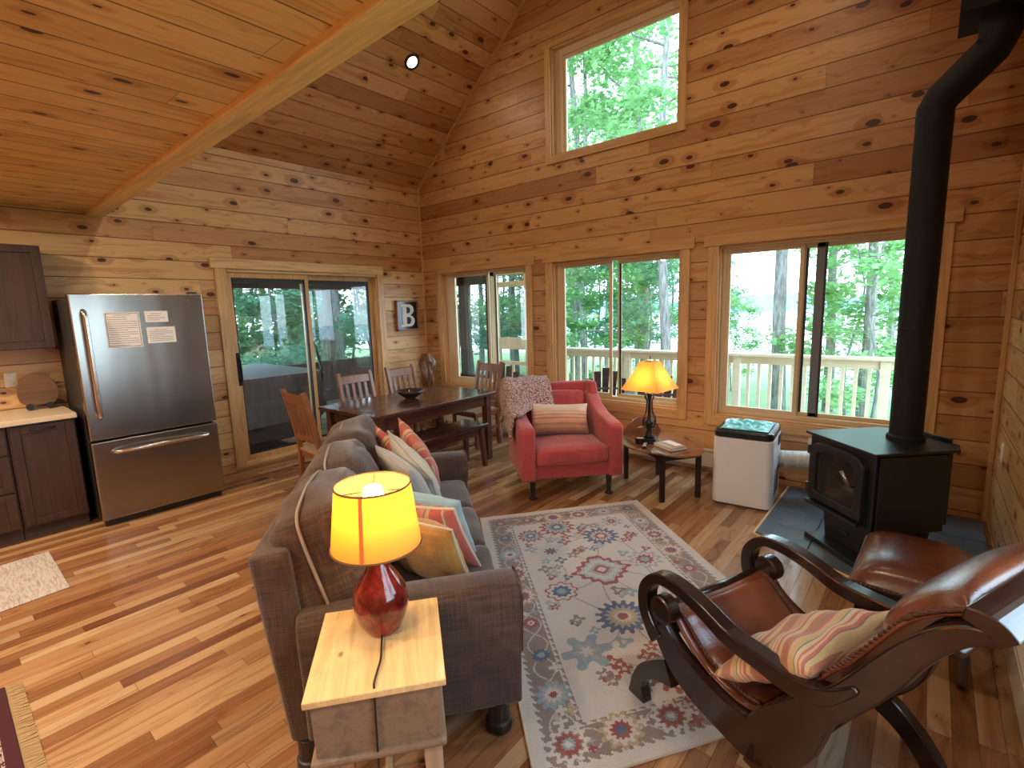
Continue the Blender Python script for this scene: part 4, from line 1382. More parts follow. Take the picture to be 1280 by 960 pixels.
# ------------------------------------------------------------------ slate hearth
he = thing('hearth_pad', 'blue grey slate hearth pad under the wood stove', 'hearth')
HZ = .022
hp = [(4.835, -.065), (4.835, -1.19), (5.53, -1.52), (6.06, -1.60), (6.06, -.065)]
MB().prism(hp, .0005, HZ - .006).build('mortar_bed', M['grout'], he)
def cutpoly(poly, a, b, c):
    out = []
    for i in range(len(poly)):
        p, q = poly[i], poly[(i + 1) % len(poly)]
        dp, dq = a * p[0] + b * p[1] - c, a * q[0] + b * q[1] - c
        if dp >= 0: out.append(p)
        if dp * dq < 0:
            t_ = dp / (dp - dq)
            out.append((p[0] + t_ * (q[0] - p[0]), p[1] + t_ * (q[1] - p[1])))
    return out
for (xa, xb) in ((4.83, 5.165), (5.171, 5.55), (5.556, 6.07)):
    for (ya, yb) in ((-1.7, -.985), (-.979, -.50), (-.494, 0)):
        q = cutpoly(cutpoly(cutpoly(cutpoly(hp, 1, 0, xa), -1, 0, -xb), 0, 1, ya), 0, -1, -yb)
        if len(q) > 2:
            MB().prism(q, .004, HZ).build('slate_tile', M['slate'], he, bevel=.003)
mb = MB()
for a_, b_ in (((4.825, -.065), (4.825, -1.2)), ((4.825, -1.2), (5.53, -1.535)), ((5.53, -1.535), (6.06, -1.615))):
    mb.tube([(a_[0], a_[1], .006), (b_[0], b_[1], .006)], .012, 6)
mb.build('edge_trim', M['trim_y'], he)

# ------------------------------------------------------------------ wood stove
A_, B_, C_ = Vector((5.10, -1.03)), Vector((5.49, -1.42)), Vector((5.865, -1.06))
fx = (B_ - A_).normalized()
ang = math.atan2(fx.y, fx.x)
cen = A_ + (B_ - A_) * .5 + Vector((-fx.y, fx.x)) * .29
st = thing('wood_stove', 'black steel wood stove with arched glass door on a pedestal', 'stove', (cen.x, cen.y, HZ), ang)
# local: x along the front (to the right), y to the back; front at y=-.27
sw, sd, ztp = .28, .29, .735
def oct_(a, b, c, back=False):
    return [(-a, -b), (a, -b), (a, b - c), (a - c, b), (-a + c, b), (-a, b - c)]
MB().prism(oct_(sw + .012, sd + .012, .085), ztp - .022, ztp - .004).build('top_plate', M['black'], st, bevel=.005)
MB().prism(oct_(sw - .012, sd - .012, .08), .27, ztp - .022).build('firebox', M['black'], st, bevel=.006)
# side heat shields
MB().box(sw - .006, -sd + .03, .24, sw + .004, sd - .13, ztp - .03).build('side_shield', M['black'], st, bevel=.002)
MB().box(-sw - .004, -sd + .03, .24, -sw + .006, sd - .13, ztp - .03).build('side_shield', M['black'], st, bevel=.002)
MB().box(-sw + .13, sd - .0, ztp - .03, sw - .12, sd + .014, ztp + .02).build('rear_lip', M['black'], st, bevel=.002)
MB().hexa([(-.19, -.20, .035), (.19, -.20, .035), (.19, .16, .035), (-.19, .16, .035)], [(-.20, -.22, .28), (.20, -.22, .28), (.20, .18, .28), (-.20, .18, .28)]).build('pedestal', M['black'], st, bevel=.005)
MB().prism([(-.24, -.31), (.24, -.31), (.24, .17), (-.24, .17)], .0, .035).build('base_plate', M['black'], st, bevel=.006)
bx(-.22, -.335, .265, .22, -.25, .283).build('ash_lip', M['black'], st, bevel=.004)
bx(-.03, -.2195, .12, .03, -.212, .135).build('badge', M['graph'], st)
# door: rounded trapezoid with arched top, and glass
def arch(hw, z0, z1, r, n=8):
    out = [(-hw, z0), (hw, z0)]
    for k in range(n + 1):
        a = PI / 2 * k / n
        out.append((hw - r + r * math.cos(a), z1 - r * .62 + r * .62 * math.sin(a)))
    for k in range(n + 1):
        a = PI / 2 + PI / 2 * k / n
        out.append((-hw + r + r * math.cos(a), z1 - r * .62 + r * .62 * math.sin(a)))
    return out
do = arch(.225, .30, .69, .13)
gi = arch(.165, .355, .64, .10)
mb = MB()
n = len(do)
y_a, y_b = -sd - .028, -sd + .012
vs = [(p[0], y_a, p[1]) for p in do] + [(p[0], y_a, p[1]) for p in gi] + [(p[0], y_b, p[1]) for p in do] + [(p[0], y_b, p[1]) for p in gi]
fs = []
for i in range(n):
    j = (i + 1) % n
    fs += [(i, j, n + j, n + i), (2 * n + i, 3 * n + i, 3 * n + j, 2 * n + j), (i, 2 * n + i, 2 * n + j, j), (n + i, n + j, 3 * n + j, 3 * n + i)]
mb.add(vs, fs)
dd = mb.build('door', M['black'], st, bevel=.006)
sg = plain('sooty ceramic glass', (.025, .022, .02), .06, var=.4, coat=.6)
MB().add([(p[0], -sd - .012, p[1]) for p in gi] + [(p[0], -sd - .006, p[1]) for p in gi], [tuple(range(n)), tuple(reversed(range(n, 2 * n)))] + [(i, (i + 1) % n, n + (i + 1) % n, n + i) for i in range(n)]).build('glass', sg, dd)
MB().tube([(.17, -sd - .03, .50), (.17, -sd - .065, .51), (.155, -sd - .075, .55), (.13, -sd - .08, .59)], [.010, .010, .012, .014], 10).build('handle', plain('steel door handle', (.35, .35, .36), .25, 1.), dd, smooth=True)
for z in (.36, .62):
    MB().lathe([(.012, -.03), (.012, .03)], 12, Matrix.Translation((-.235, -sd - .02, z))).build('hinge', M['black'], dd)

# stove pipe
PX, PY = 5.605, -.96
sp_ = thing('stove_pipe', 'black stove pipe rising from the stove with an offset bend to the ceiling', 'stove pipe', (PX, PY, 0))
PR = .085
MB().lathe([(PR, HZ + ztp - .006), (PR, 2.66)], 36).build('pipe', M['pipe'], sp_, smooth=False)
MB().lathe([(PR + .012, HZ + ztp - .004), (PR + .012, HZ + ztp + .02), (PR + .001, HZ + ztp + .03)], 36).build('collar', M['pipe'], sp_)
for z in (1.42, 1.44, 2.05):
    MB().tube([((PR + .001) * math.cos(2 * PI * k / 36), (PR + .001) * math.sin(2 * PI * k / 36), z) for k in range(36)], .0025, 5, closed=True).build('seam', M['pipe'], sp_)
el = spline([(0, 0, 2.60), (0, 0, 2.68), (.0, -.0, 2.70)], 3)
OX = .235
MB().tube([(0, 0, 2.58), (0, 0, 2.66), (.025, 0, 2.715), (OX - .025, 0, 2.905), (OX, 0, 2.965), (OX, 0, 3.12)], PR + .002, 32).build('offset_bend', M['pipe'], sp_, smooth=False)
hb = gz(PX + OX)
bx(OX - .17, -.17, 3.06, OX + .17, .17, hb + .05).build('ceiling_support_box', M['pipe'], sp_, bevel=.004)

# ------------------------------------------------------------------ plantation chair
PC0 = Vector((4.868, -3.066, 0))
pcr = math.atan2(-.3907, .9205)
pc = thing('plantation_chair', 'dark mahogany plantation chair with brown leather sling seat at lower right', 'armchair', PC0, pcr)
CW = .60
RAIL = [(.105, .415, .08), (.16, .345, .11), (.26, .285, .13), (.40, .255, .13), (.53, .262, .15), (.62, .37, .16), (.70, .505, .095), (.765, .585, .08), (.815, .66, .078), (.86, .735, .076), (.90, .805, .066), (.945, .868, .056), (.99, .912, .045), (1.04, .935, .035)]
def side(y0, y1):
    ribbon(MB(), RAIL, y0, y1).build('side_rail', M['plant'], pc, bevel=.006)
    LEGF = [(.12, .40, .05), (.10, .33, .07), (.13, .26, .10), (.19, .245, .08)]
    mb = MB()
    ribbon(mb, [(.16, .24, .10), (.09, .205, .075), (.025, .155, .06), (-.012, .09, .055), (-.015, .03, .085), (-.015, .012, .09)], y0, y1)
    mb.build('front_foot', M['plant'], pc, bevel=.005)
    ribbon(MB(), [(.50, .215, .10), (.60, .185, .085), (.68, .135, .075), (.735, .075, .07), (.765, .012, .07)], y0, y1).build('rear_leg', M['plant'], pc, bevel=.005)
    # arm with scroll
    mb = MB()
    ARM = [(.80, .648, .02), (.75, .592, .035), (.70, .556, .05), (.62, .538, .062), (.52, .54, .056), (.41, .548, .052), (.30, .583, .048), (.20, .603, .046), (.11, .600, .044), (.055, .565, .044), (.025, .51, .050), (.028, .44, .055), (.06, .385, .06), (.10, .345, .07)]
    ribbon(mb, ARM, y0 - .008, y1 + .008)
    mb.build('arm', M['plant'], pc, bevel=.007)
    m = Matrix.Translation((.118, (y0 + y1) / 2, .478)) @ Matrix.Rotation(R(90), 4, 'X')
    sc_ = MB().lathe([(.030, -.030), (.048, -.029), (.054, -.024), (.054, .024), (.048, .029), (.030, .030)], 28, m)
    ribbon(sc_, [(.035, .47, .03), (.06, .42, .045), (.10, .425, .03)], y0, y1)
    sc_.build('scroll', M['plant'], pc, bevel=.003, smooth=False)
side(-.022, .022)
side(CW - .022, CW + .022)
for (s_, z_, r_) in ((.082, .452, .018), (.11, .375, .022), (.56, .195, .02), (.97, .86, .02)):
    MB().tube([(s_, .0, z_), (s_, CW, z_)], r_, 12).build('stretcher', M['plant'], pc, smooth=True)
# leather sling
SLG = [(.095, .43), (.10, .458), (.15, .448), (.20, .405), (.29, .345), (.42, .318), (.51, .335), (.585, .405), (.65, .51), (.715, .61), (.77, .683), (.83, .782), (.88, .862), (.935, .913), (.99, .946)]
SQ = spline(SLG, 6)
def slingfn(off, y0, y1, i0=0, i1=None, puff=0., edge=0.):
    i1 = i1 or len(SQ) - 1
    def fn(a, b):
        k = i0 + b * (i1 - i0)
        i = min(int(k), len(SQ) - 2)
        f = k - i
        s_ = SQ[i][0] * (1 - f) + SQ[i + 1][0] * f
        z_ = SQ[i][1] * (1 - f) + SQ[i + 1][1] * f
        t = Vector((SQ[i + 1][0] - SQ[i][0], SQ[i + 1][1] - SQ[i][1])).normalized()
        nx, nz = -t.y, t.x
        x = 2 * a - 1
        yb = 2 * b - 1
        e = (max(0, 1 - abs(x) ** 5) * max(0, 1 - abs(yb) ** 5)) ** .5
        h = off + puff * e - .012 * (1 - x * x) * (0 if puff else 1) + .003 * noise.noise(Vector((a * 5, b * 9, off * 50)))
        return (s_ + nx * h, y0 + (y1 - y0) * a, z_ + nz * h)
    return fn
sl = MB().grid(slingfn(.006, .012, CW - .012), 24, 90).build('sling', M['leather'], pc, smooth=True, solid=.008)
iH = int(len(SQ) * .74)
def headfn(off, puff):
    def fn(a, b):
        x = 2 * a - 1
        n_ = len(SQ) - 1
        k0 = n_ * (.86 - .15 * (1 - x * x) ** .6)
        k = k0 + b * (n_ - k0)
        i = min(int(k), n_ - 1)
        f = k - i
        s_ = SQ[i][0] * (1 - f) + SQ[i + 1][0] * f
        z_ = SQ[i][1] * (1 - f) + SQ[i + 1][1] * f
        t = Vector((SQ[i + 1][0] - SQ[i][0], SQ[i + 1][1] - SQ[i][1])).normalized()
        yb = 2 * b - 1
        e = (max(0, 1 - abs(x) ** 4) * max(0, 1 - abs(yb) ** 4)) ** .5
        h = off + puff * e
        return (s_ - t.y * h, .015 + (CW - .03) * a, z_ + t.x * h)
    return fn
MB().grid(headfn(.010, .048), 28, 30).build('head_cushion', M['cushleather'], pc, smooth=True)
MB().grid(slingfn(.010, .05, CW - .05, 10, int(len(SQ) * .42), .016), 24, 36).build('seat_pad', M['cushleather'], pc, smooth=True)
def braid(pts, nm='lacing'):
    mb = MB()
    L = spline(pts, 10)
    for ph in (0, PI):
        q = []
        for i, p in enumerate(L):
            t = (Vector(L[min(i + 1, len(L) - 1)]) - Vector(L[max(i - 1, 0)])).normalized()
            n1 = t.orthogonal().normalized()
            n2 = t.cross(n1)
            a = i * 1.1 + ph
            q.append(Vector(p) + (n1 * math.cos(a) + n2 * math.sin(a)) * .004)
        mb.tube(q, .0048, 6)
    return mb.build(nm, M['braid'], pc, smooth=True)
f_ = headfn(.014, 0.)
MB().grid(slingfn(.008, .10, CW - .10, int(len(SQ) * .44), int(len(SQ) * .80), .02), 24, 36).build('lumbar_pad', M['cushleather'], pc, smooth=True)
braid([f_(k / 12, 0.) for k in range(13)])
braid([f_(0.0, k / 12) for k in range(13)])
braid([f_(1.0, k / 12) for k in range(13)])
f_ = slingfn(.014, .05, CW - .05, 10, int(len(SQ) * .42), .0)
braid([f_(0., k / 10) for k in range(11)])
braid([f_(1., k / 10) for k in range(11)])
f_ = slingfn(.013, .10, CW - .10, int(len(SQ) * .44), int(len(SQ) * .80), .0)
braid([f_(0., k / 10) for k in range(11)])
braid([f_(1., k / 10) for k in range(11)])
f_ = slingfn(.012, .03, CW - .03)
braid([f_(0., .42 + k / 24) for k in range(11)])
# crest rail at the top
mb = MB()
ribbon(mb, [(.985, .966, .03), (1.03, .958, .045), (1.06, .932, .045)], -.022, CW + .022)
mb.build('crest_rail', M['plant'], pc, bevel=.006)
o = pillow(.60, .37, .14, 21, wr=.012, pinch=.10).build('kilim_pillow', M['kilim'], None, smooth=True)
weld(o)
o.matrix_world = Matrix.Translation(PC0) @ Matrix.Rotation(pcr, 4, 'Z') @ Matrix.Translation((.515, .25, .495)) @ Matrix.Rotation(R(-34), 4, 'Y') @ Matrix.Rotation(R(-84), 4, 'Z')
tag(o, 'multicoloured kilim striped pillow lying in the leather plantation chair', 'pillow')

# ------------------------------------------------------------------ ottoman
ot = thing('ottoman', 'brown leather ottoman on a curved wooden stand between stove and plantation chair', 'ottoman', (5.70, -1.95, 0), R(-2))
def ott(a, b):
    x, y = 2 * a - 1, 2 * b - 1
    e = (max(0, 1 - abs(x) ** 3.5) * max(0, 1 - abs(y) ** 3.5)) ** .5
    return (x * .215, y * .285, .385 + .075 * e - .02 * (1 - e) + .0)
cu = MB().grid(ott, 24, 28)
cu.box(-.213, -.283, .345, .213, .283, .366)
cu.build('leather_top', M['leather'], ot, smooth=True)
mb = MB()
for sy in (-1, 1):
    for k in range(26):
        mb.lathe([(.005, 0), (.004, .004), (0, .005)], 6, Matrix.Translation((-.205 + .41 * k / 25, sy * .286, .358)) @ Matrix.Rotation(R(90 * -sy), 4, 'X'))
for k in range(34):
    mb.lathe([(.005, 0), (.004, .004), (0, .005)], 6, Matrix.Translation((-.216, -.275 + .55 * k / 33, .358)) @ Matrix.Rotation(R(-90), 4, 'Y'))
o = mb.build('nail_trim', M['handle'], ot)
for x in (-.19, .19):
    m = MB()
    vs0 = [(-.26, .34, .05), (-.22, .24, .05), (-.08, .19, .05), (.08, .19, .05), (.22, .24, .05), (.26, .34, .05)]
    ribbon(m, vs0, -.016, .016)
    ribbon(m, [(-.02, .19, .05), (-.16, .13, .05), (-.25, .0, .05)], -.016, .016)
    ribbon(m, [(.02, .19, .05), (.16, .13, .05), (.25, .0, .05)], -.016, .016)
    q = MB()
    q.add(m.v, m.f, Matrix.Translation((x, 0, .012)) @ Matrix.Rotation(R(90), 4, 'Z'))
    q.build('curved_legs', M['plant'], ot, bevel=.004)
MB().tube([(-.19, 0, .19), (.19, 0, .19)], .014, 12).build('stretcher', M['plant'], ot, smooth=True)
bx(-.21, -.28, .325, .21, .28, .346).build('frame', M['plant'], ot, bevel=.004)

# ------------------------------------------------------------------ dining set
dt = thing('dining_table', 'dark stained plank dining table near the corner', 'table', (1.66, -1.63, 0))
pn = 5
wd_ = .92 / pn
for i in range(pn):
    if i in (0, 4):
        bx(-.46 + .02 + i * wd_ * 0, 0, 0, 0, 0, 0) if False else None
mb = MB()
mb.box(-.46, -.78, .712, .46, .78, .745)
tp_ = mb.build('tabletop', M['dark_x'], dt, bevel=.005)
mb = MB()
for i in range(1, 4):
    x = -.46 + i * .92 / 4
    mb.box(x - .0015, -.70, .7445, x + .0015, .70, .7462)
mb.box(-.46, -.702, .7445, .46, -.698, .7462).box(-.46, .698, .7445, .46, .702, .7462)
mb.build('plank_joint', M['rubber'], tp_)
MB().box(-.40, -.70, .60, .40, -.675, .712).box(-.40, .675, .60, .40, .70, .712).box(-.40, -.70, .60, -.375, .70, .712).box(.375, -.70, .60, .40, .70, .712).build('apron', M['dark_x'], dt, bevel=.003)
for x in (-.385, .385):
    for y in (-.69, .69):
        bx(x - .036, y - .036, 0, x + .036, y + .036, .712).build('leg', M['dark_z'], dt, bevel=.005)
bn = thing('dining_bench', 'dark stained plank bench along the near side of the dining table', 'bench', (2.06, -1.72, 0))
bx(-.17, -.60, .425, .17, .60, .46).build('seat', M['dark_x'], bn, bevel=.005)
MB().box(-.12, -.52, .34, -.10, .52, .425).box(.10, -.52, .34, .12, .52, .425).build('apron', M['dark_x'], bn, bevel=.002)
for x in (-.115, .115):
    for y in (-.54, .54):
        sx_, sy_ = (1 if x > 0 else -1), (1 if y > 0 else -1)
        MB().hexa([(x - .02 + sx_ * .02, y - .02 + sy_ * .03, 0), (x + .02 + sx_ * .02, y - .02 + sy_ * .03, 0), (x + .02 + sx_ * .02, y + .02 + sy_ * .03, 0), (x - .02 + sx_ * .02, y + .02 + sy_ * .03, 0)],
                  [(x - .026, y - .026, .425), (x + .026, y - .026, .425), (x + .026, y + .026, .425), (x - .026, y + .026, .425)]).build('leg', M['dark_z'], bn, bevel=.003)

def make_chair(label):
    """faces -y; back at +y"""
    t = thing('dining_chair', label, 'chair', (0, 0, 0), 0, 'slat back chairs round the dining table')
    CWd = .43
    for sx_ in (-1, 1):
        x = sx_ * (CWd / 2 - .02)
        P = [(.19, 0), (.175, .22), (.17, .44), (.195, .62), (.235, .82), (.275, .99)]
        mb = MB()
        q = spline([(a, b, .036) for a, b in P], 4)
        m2 = MB()
        ribbon(m2, [(a, b, .042) for a, b in P], x - .019, x + .019)
        mb.v = [(p[1], p[0], p[2]) for p in m2.v]
        mb.f = m2.f
        mb.build('leg', M['chair_wood'], t, bevel=.004)
        bx(x - .019, -.20, 0, x + .019, -.162, .43).build('leg', M['chair_wood'], t, bevel=.004)
    def seat(a, b):
        return ((a - .5) * CWd, -.215 + b * .40, .455 - .012 * math.sin(a * PI) * math.sin(b * PI))
    sm = MB().box(-CWd / 2, -.215, .425, CWd / 2, .185, .450)
    sm.build('seat', M['chair_wood2'], t, bevel=.008, seg=3)
    # crest rail, lower rail, slats; the back leans from y=.20 (z .6) to .275 (z .99)
    def by(z): return .185 + (z - .55) * .20
    MB().hexa([(-CWd / 2 + .035, by(.87) - .012, .87), (CWd / 2 - .035, by(.87) - .012, .87), (CWd / 2 - .035, by(.87) + .012, .87), (-CWd / 2 + .035, by(.87) + .012, .87)],
              [(-CWd / 2 + .035, by(.965) - .012, .955), (CWd / 2 - .035, by(.965) - .012, .955), (CWd / 2 - .035, by(.965) + .012, .965), (-CWd / 2 + .035, by(.965) + .012, .965)]).build('crest_rail', M['chair_wood'], t, bevel=.005)
    MB().hexa([(-CWd / 2 + .035, by(.54) - .01, .53), (CWd / 2 - .035, by(.54) - .01, .53), (CWd / 2 - .035, by(.54) + .012, .53), (-CWd / 2 + .035, by(.54) + .012, .53)],
              [(-CWd / 2 + .035, by(.57) - .01, .58), (CWd / 2 - .035, by(.57) - .01, .58), (CWd / 2 - .035, by(.57) + .012, .58), (-CWd / 2 + .035, by(.57) + .012, .58)]).build('lower_rail', M['chair_wood'], t, bevel=.003)
    for k in range(4):
        x = -.115 + k * .0767
        MB().hexa([(x - .019, by(.57) - .006, .57), (x + .019, by(.57) - .006, .57), (x + .019, by(.57) + .008, .57), (x - .019, by(.57) + .008, .57)],
                  [(x - .019, by(.88) - .006, .88), (x + .019, by(.88) - .006, .88), (x + .019, by(.88) + .008, .88), (x - .019, by(.88) + .008, .88)]).build('slat', M['chair_wood'], t, bevel=.002)
    mb = MB().box(-CWd / 2 + .03, -.195, .375, CWd / 2 - .03, -.175, .425).box(-CWd / 2 + .03, .15, .375, CWd / 2 - .03, .17, .425)
    mb.box(-CWd / 2 + .008, -.18, .375, -CWd / 2 + .028, .17, .425).box(CWd / 2 - .028, -.18, .375, CWd / 2 - .008, .17, .425)
    mb.build('apron', M['chair_wood'], t, bevel=.002)
    for sx_ in (-1, 1):
        x = sx_ * (CWd / 2 - .02)
        bx(x - .009, -.18, .20, x + .009, .18, .235).build('stretcher', M['chair_wood'], t, bevel=.002)
    return t
GR = 'slat back chairs round the dining table'
c0 = make_chair('reddish slat back chair at the near end of the table, behind the sofa')
# near end chair: back toward the camera (y -2.82), faces +y
c0.location = (1.60, -2.555, 0)
c0.rotation_euler = (0, 0, R(180 - 3))
dup(c0, (1.13, -1.78, 0), R(90), 'slat back chair on the far side of the table in front of the sliding door', GR)
dup(c0, (1.10, -1.13, 0), R(92), 'slat back chair on the far side of the table closest to the carved driftwood', GR)
dup(c0, (1.51, -.56, 0), R(-3), 'slat back chair at the far end of the table under the corner window', GR)

bw2 = thing('wooden_bowl', 'shallow dark glazed bowl standing on the dining table', 'bowl', (1.62, -1.62, .7465))
MB().lathe([(.04, .0), (.048, .0), (.085, .022), (.13, .056), (.150, .080), (.146, .081), (.125, .059), (.08, .027), (.0, .019)], 40).build('bowl_body', plain('dark glazed bowl', (.03, .026, .026), .12, coat=.6), bw2, smooth=True)
dw = MB()
def dwf(a, b):
    an = a * 2 * PI
    z = b * 1.04
    r = .085 + .02 * math.sin(b * 9) + .045 * noise.noise(Vector((math.cos(an) * 1.3, math.sin(an) * 1.3, b * 4))) + .02 * noise.noise(Vector((math.cos(an) * 3, math.sin(an) * 3, b * 12)))
    r *= (1 - max(0, b - .9) * 5)
    return (r * math.cos(an) + .02 * math.sin(b * 4), r * math.sin(an), z)
dw.grid(dwf, 48, 90)
dw.add([(0.0, 0, 0)], [])
o = dw.build('driftwood_sculpture', M['drift'], None, smooth=True)
o.location = (.34, -.30, .002)
tag(o, 'tall gnarled driftwood carving standing in the corner behind the dining chairs', 'sculpture')

# framed letter picture on the left wall
fp = thing('framed_picture', 'square framed picture with a white letter B on the wall left of the corner', 'picture', (0, -.345, 1.575), R(90))
# local: x along -? wall at x=0, faces +x; local -y faces the room
mb = MB()
a_, b_ = .19, .21
for q in ((-a_, -.05, -b_, -a_ + .022, 0, b_), (a_ - .022, -.05, -b_, a_, 0, b_), (-a_, -.05, b_ - .022, a_, 0, b_), (-a_, -.05, -b_, a_, 0, -b_ + .022)):
    mb.box(*q)
mb.build('frame', wood('reddish picture frame', (.30, .12, .05), 'Z', .4), fp, bevel=.002)
bx(-a_ + .022, -.025, -b_ + .022, a_ - .022, -.003, b_ - .022).build('backing', M['blackplastic'], fp)
cu_ = bpy.data.curves.new('letter', 'CURVE')
cu_.dimensions = '2D'
cu_.fill_mode = 'BOTH'
cu_.extrude = .003
def spl(pts):
    s_ = cu_.splines.new('POLY')
    s_.points.add(len(pts) - 1)
    for i, p in enumerate(pts):
        s_.points[i].co = (p[0], p[1], 0, 1)
    s_.use_cyclic_u = True
def arc(cx, cy, rx, ry, a0, a1, n=10):
    return [(cx + rx * math.cos(R(a0 + (a1 - a0) * k / n)), cy + ry * math.sin(R(a0 + (a1 - a0) * k / n))) for k in range(n + 1)]
spl([(-.115, -.155), (-.115, -.125), (-.085, -.12), (-.085, .12), (-.115, .125), (-.115, .155)] + arc(.03, .08, .085, .075, 90, -70) + arc(.03, -.077, .095, .078, 70, -90))
spl([(-.015, .025), (-.015, .12)] + arc(.02, .073, .035, .045, 90, -90))
spl([(-.015, -.12), (-.015, -.02)] + arc(.025, -.07, .04, .048, 90, -90))
# small leaf shaped cut-outs
pr = random.Random(2)
for k in range(9):
    cx, cy = -.065 + pr.uniform(-.006, .006), -.11 + k * .027
    aa = pr.uniform(0, 3)
    spl([(cx + .010 * math.cos(aa), cy + .010 * math.sin(aa)), (cx + .004 * math.cos(aa + 1.6), cy + .004 * math.sin(aa + 1.6)), (cx - .010 * math.cos(aa), cy - .010 * math.sin(aa)), (cx - .004 * math.cos(aa + 1.6), cy - .004 * math.sin(aa + 1.6))])
tmp = bpy.data.objects.new('tmp', cu_)
COL.objects.link(tmp)
dg = bpy.context.evaluated_depsgraph_get()
me = bpy.data.meshes.new_from_object(tmp.evaluated_get(dg))
bpy.data.objects.remove(tmp)
me.materials.clear()
me.materials.append(plain('white cut paper', (.68, .66, .62), .6, var=.25, nscale=40))
lt = bpy.data.objects.new('letter', me)
COL.objects.link(lt)
lt.parent = fp
lt.rotation_euler = (R(90), 0, 0)
lt.location = (0, -.029, 0)

# ------------------------------------------------------------------ refrigerator
FX0, FX1, FY0, FY1 = .03, .80, -4.055, -3.165
fr = thing('refrigerator', 'stainless steel bottom freezer refrigerator against the left wall', 'refrigerator', (0, 0, 0))
bx(FX0, FY0 + .012, .04, FX1 - .085, FY1 - .012, 1.80).build('cabinet', M['graph'], fr, bevel=.004)
d1 = bx(FX1 - .078, FY0, .705, FX1, FY1, 1.83).build('door', M['steel'], fr, bevel=.010, seg=3)
d2 = bx(FX1 - .078, FY0, .055, FX1, FY1, .690).build('freezer_drawer', M['steel'], fr, bevel=.010, seg=3)
bx(FX1 - .10, FY0 + .02, .0, FX1 - .04, FY1 - .02, .05).build('toe_grille', M['black'], fr)
for y in (FY0 + .06, FY1 - .06):
    bx(.10, y - .02, 0, .14, y + .02, .042).build('foot', M['black'], fr)
# handle on the door: vertical bar at the left
mb = MB().tube(spline([(FX1 - .005, FY0 + .075, 1.70), (FX1 + .045, FY0 + .075, 1.68), (FX1 + .058, FY0 + .075, 1.60), (FX1 + .058, FY0 + .075, .98), (FX1 + .045, FY0 + .075, .90), (FX1 - .005, FY0 + .075, .88)], 6), .016, 14)
mb.build('door_handle', M['handle'], d1, smooth=True)
yc = (FY0 + FY1) / 2
mb = MB().tube(spline([(FX1 - .005, FY0 + .13, .60), (FX1 + .04, FY0 + .16, .60), (FX1 + .065, yc - .15, .605), (FX1 + .07, yc, .607), (FX1 + .065, yc + .15, .605), (FX1 + .04, FY1 - .12, .60), (FX1 - .005, FY1 - .09, .60)], 6), .017, 14)
mb.build('drawer_handle', M['handle'], d2, smooth=True)
bx(FX1 - .07, FY1 - .10, 1.83, FX1 - .02, FY1 - .03, 1.845).build('hinge_cover', M['graph'], fr, bevel=.003)
bx(FX1, FY1 - .12, 1.765, FX1 + .001, FY1 - .105, 1.78).build('badge', M['handle'], d1)

def paper(y0, y1, z0, z1, label, lines, border=False):
    t = thing('paper_notice', label, 'paper', (FX1 + .001, (y0 + y1) / 2, (z0 + z1) / 2), R(90), 'notices on the refrigerator door')
    W_, H_ = (y1 - y0) / 2, (z1 - z0) / 2
    bx(-W_, -.0015, -H_, W_, 0, H_).build('sheet', plain('white printer paper', (.84, .82, .80), .6, var=.02), t)
    mb = MB()
    rr = random.Random(int(abs(z0) * 1000))
    if border:
        for q in ((-W_ + .008, -H_ + .008, W_ - .008, -H_ + .011), (-W_ + .008, H_ - .011, W_ - .008, H_ - .008), (-W_ + .008, -H_ + .008, -W_ + .011, H_ - .008), (W_ - .011, -H_ + .008, W_ - .008, H_ - .008)):
            mb.box(q[0], -.0021, q[1], q[2], -.0014, q[3])
    for i in range(lines):
        z = H_ - .022 - i * (2 * H_ - .04) / max(1, lines - 1)
        x = -W_ + .018
        e_ = (W_ - .018) * (1 if i and rr.random() < .8 else .3)
        if i == 0:
            x, e_ = -W_ * .45, W_ * .45
        while x < e_:
            l_ = rr.uniform(.006, .02)
            mb.box(x, -.0021, z - .0016, min(x + l_, e_), -.0014, z + .0016)
            x += l_ + .003
    mb.build('text', M['graph'], t)
    return t
paper(-3.86, -3.635, 1.41, 1.685, 'large bordered white notice, leftmost of the three papers on the fridge', 15, True)
paper(-3.60, -3.44, 1.60, 1.69, 'small white notice at the upper right of the fridge papers', 4)
paper(-3.60, -3.40, 1.43, 1.56, 'medium white notice directly below the small one on the fridge', 7)

# ------------------------------------------------------------------ kitchen cabinets
def shaker(root, y0, y1, z0, z1, X, nm, horiz, hd=True):
    m = MB()
    f_ = .055
    m.box(X, y0, z0, X + .02, y0 + f_, z1).box(X, y1 - f_, z0, X + .02, y1, z1).box(X, y0 + f_, z0, X + .02, y1 - f_, z0 + f_).box(X, y0 + f_, z1 - f_, X + .02, y1 - f_, z1)
    m.box(X, y0 + f_, z0 + f_, X + .010, y1 - f_, z1 - f_)
    o = m.build(nm, M['cab_h'] if horiz else M['cab'], root, bevel=.0025)
    if hd:
        yc = (y0 + y1) / 2
        zc = (z1 - .03) if not horiz else (z0 + z1) / 2
        MB().tube([(X + .018, yc - .07, zc), (X + .042, yc - .065, zc), (X + .045, yc, zc), (X + .042, yc + .065, zc), (X + .018, yc + .07, zc)], .006, 8).build('pull', M['blackiron'], o, smooth=True)
    return o
KX = .60
k1 = thing('base_cabinet', 'dark rustic base cabinet with one door next to the fridge', 'cabinet', (0, 0, 0))
bx(.01, -4.475, .10, KX, -4.095, .885).build('carcass', M['cab'], k1, bevel=.002)
bx(.01, -4.475, .0, KX - .07, -4.095, .10).build('toe_kick', M['porch_d'], k1)
shaker(k1, -4.465, -4.105, .115, .87, KX, 'door', False)
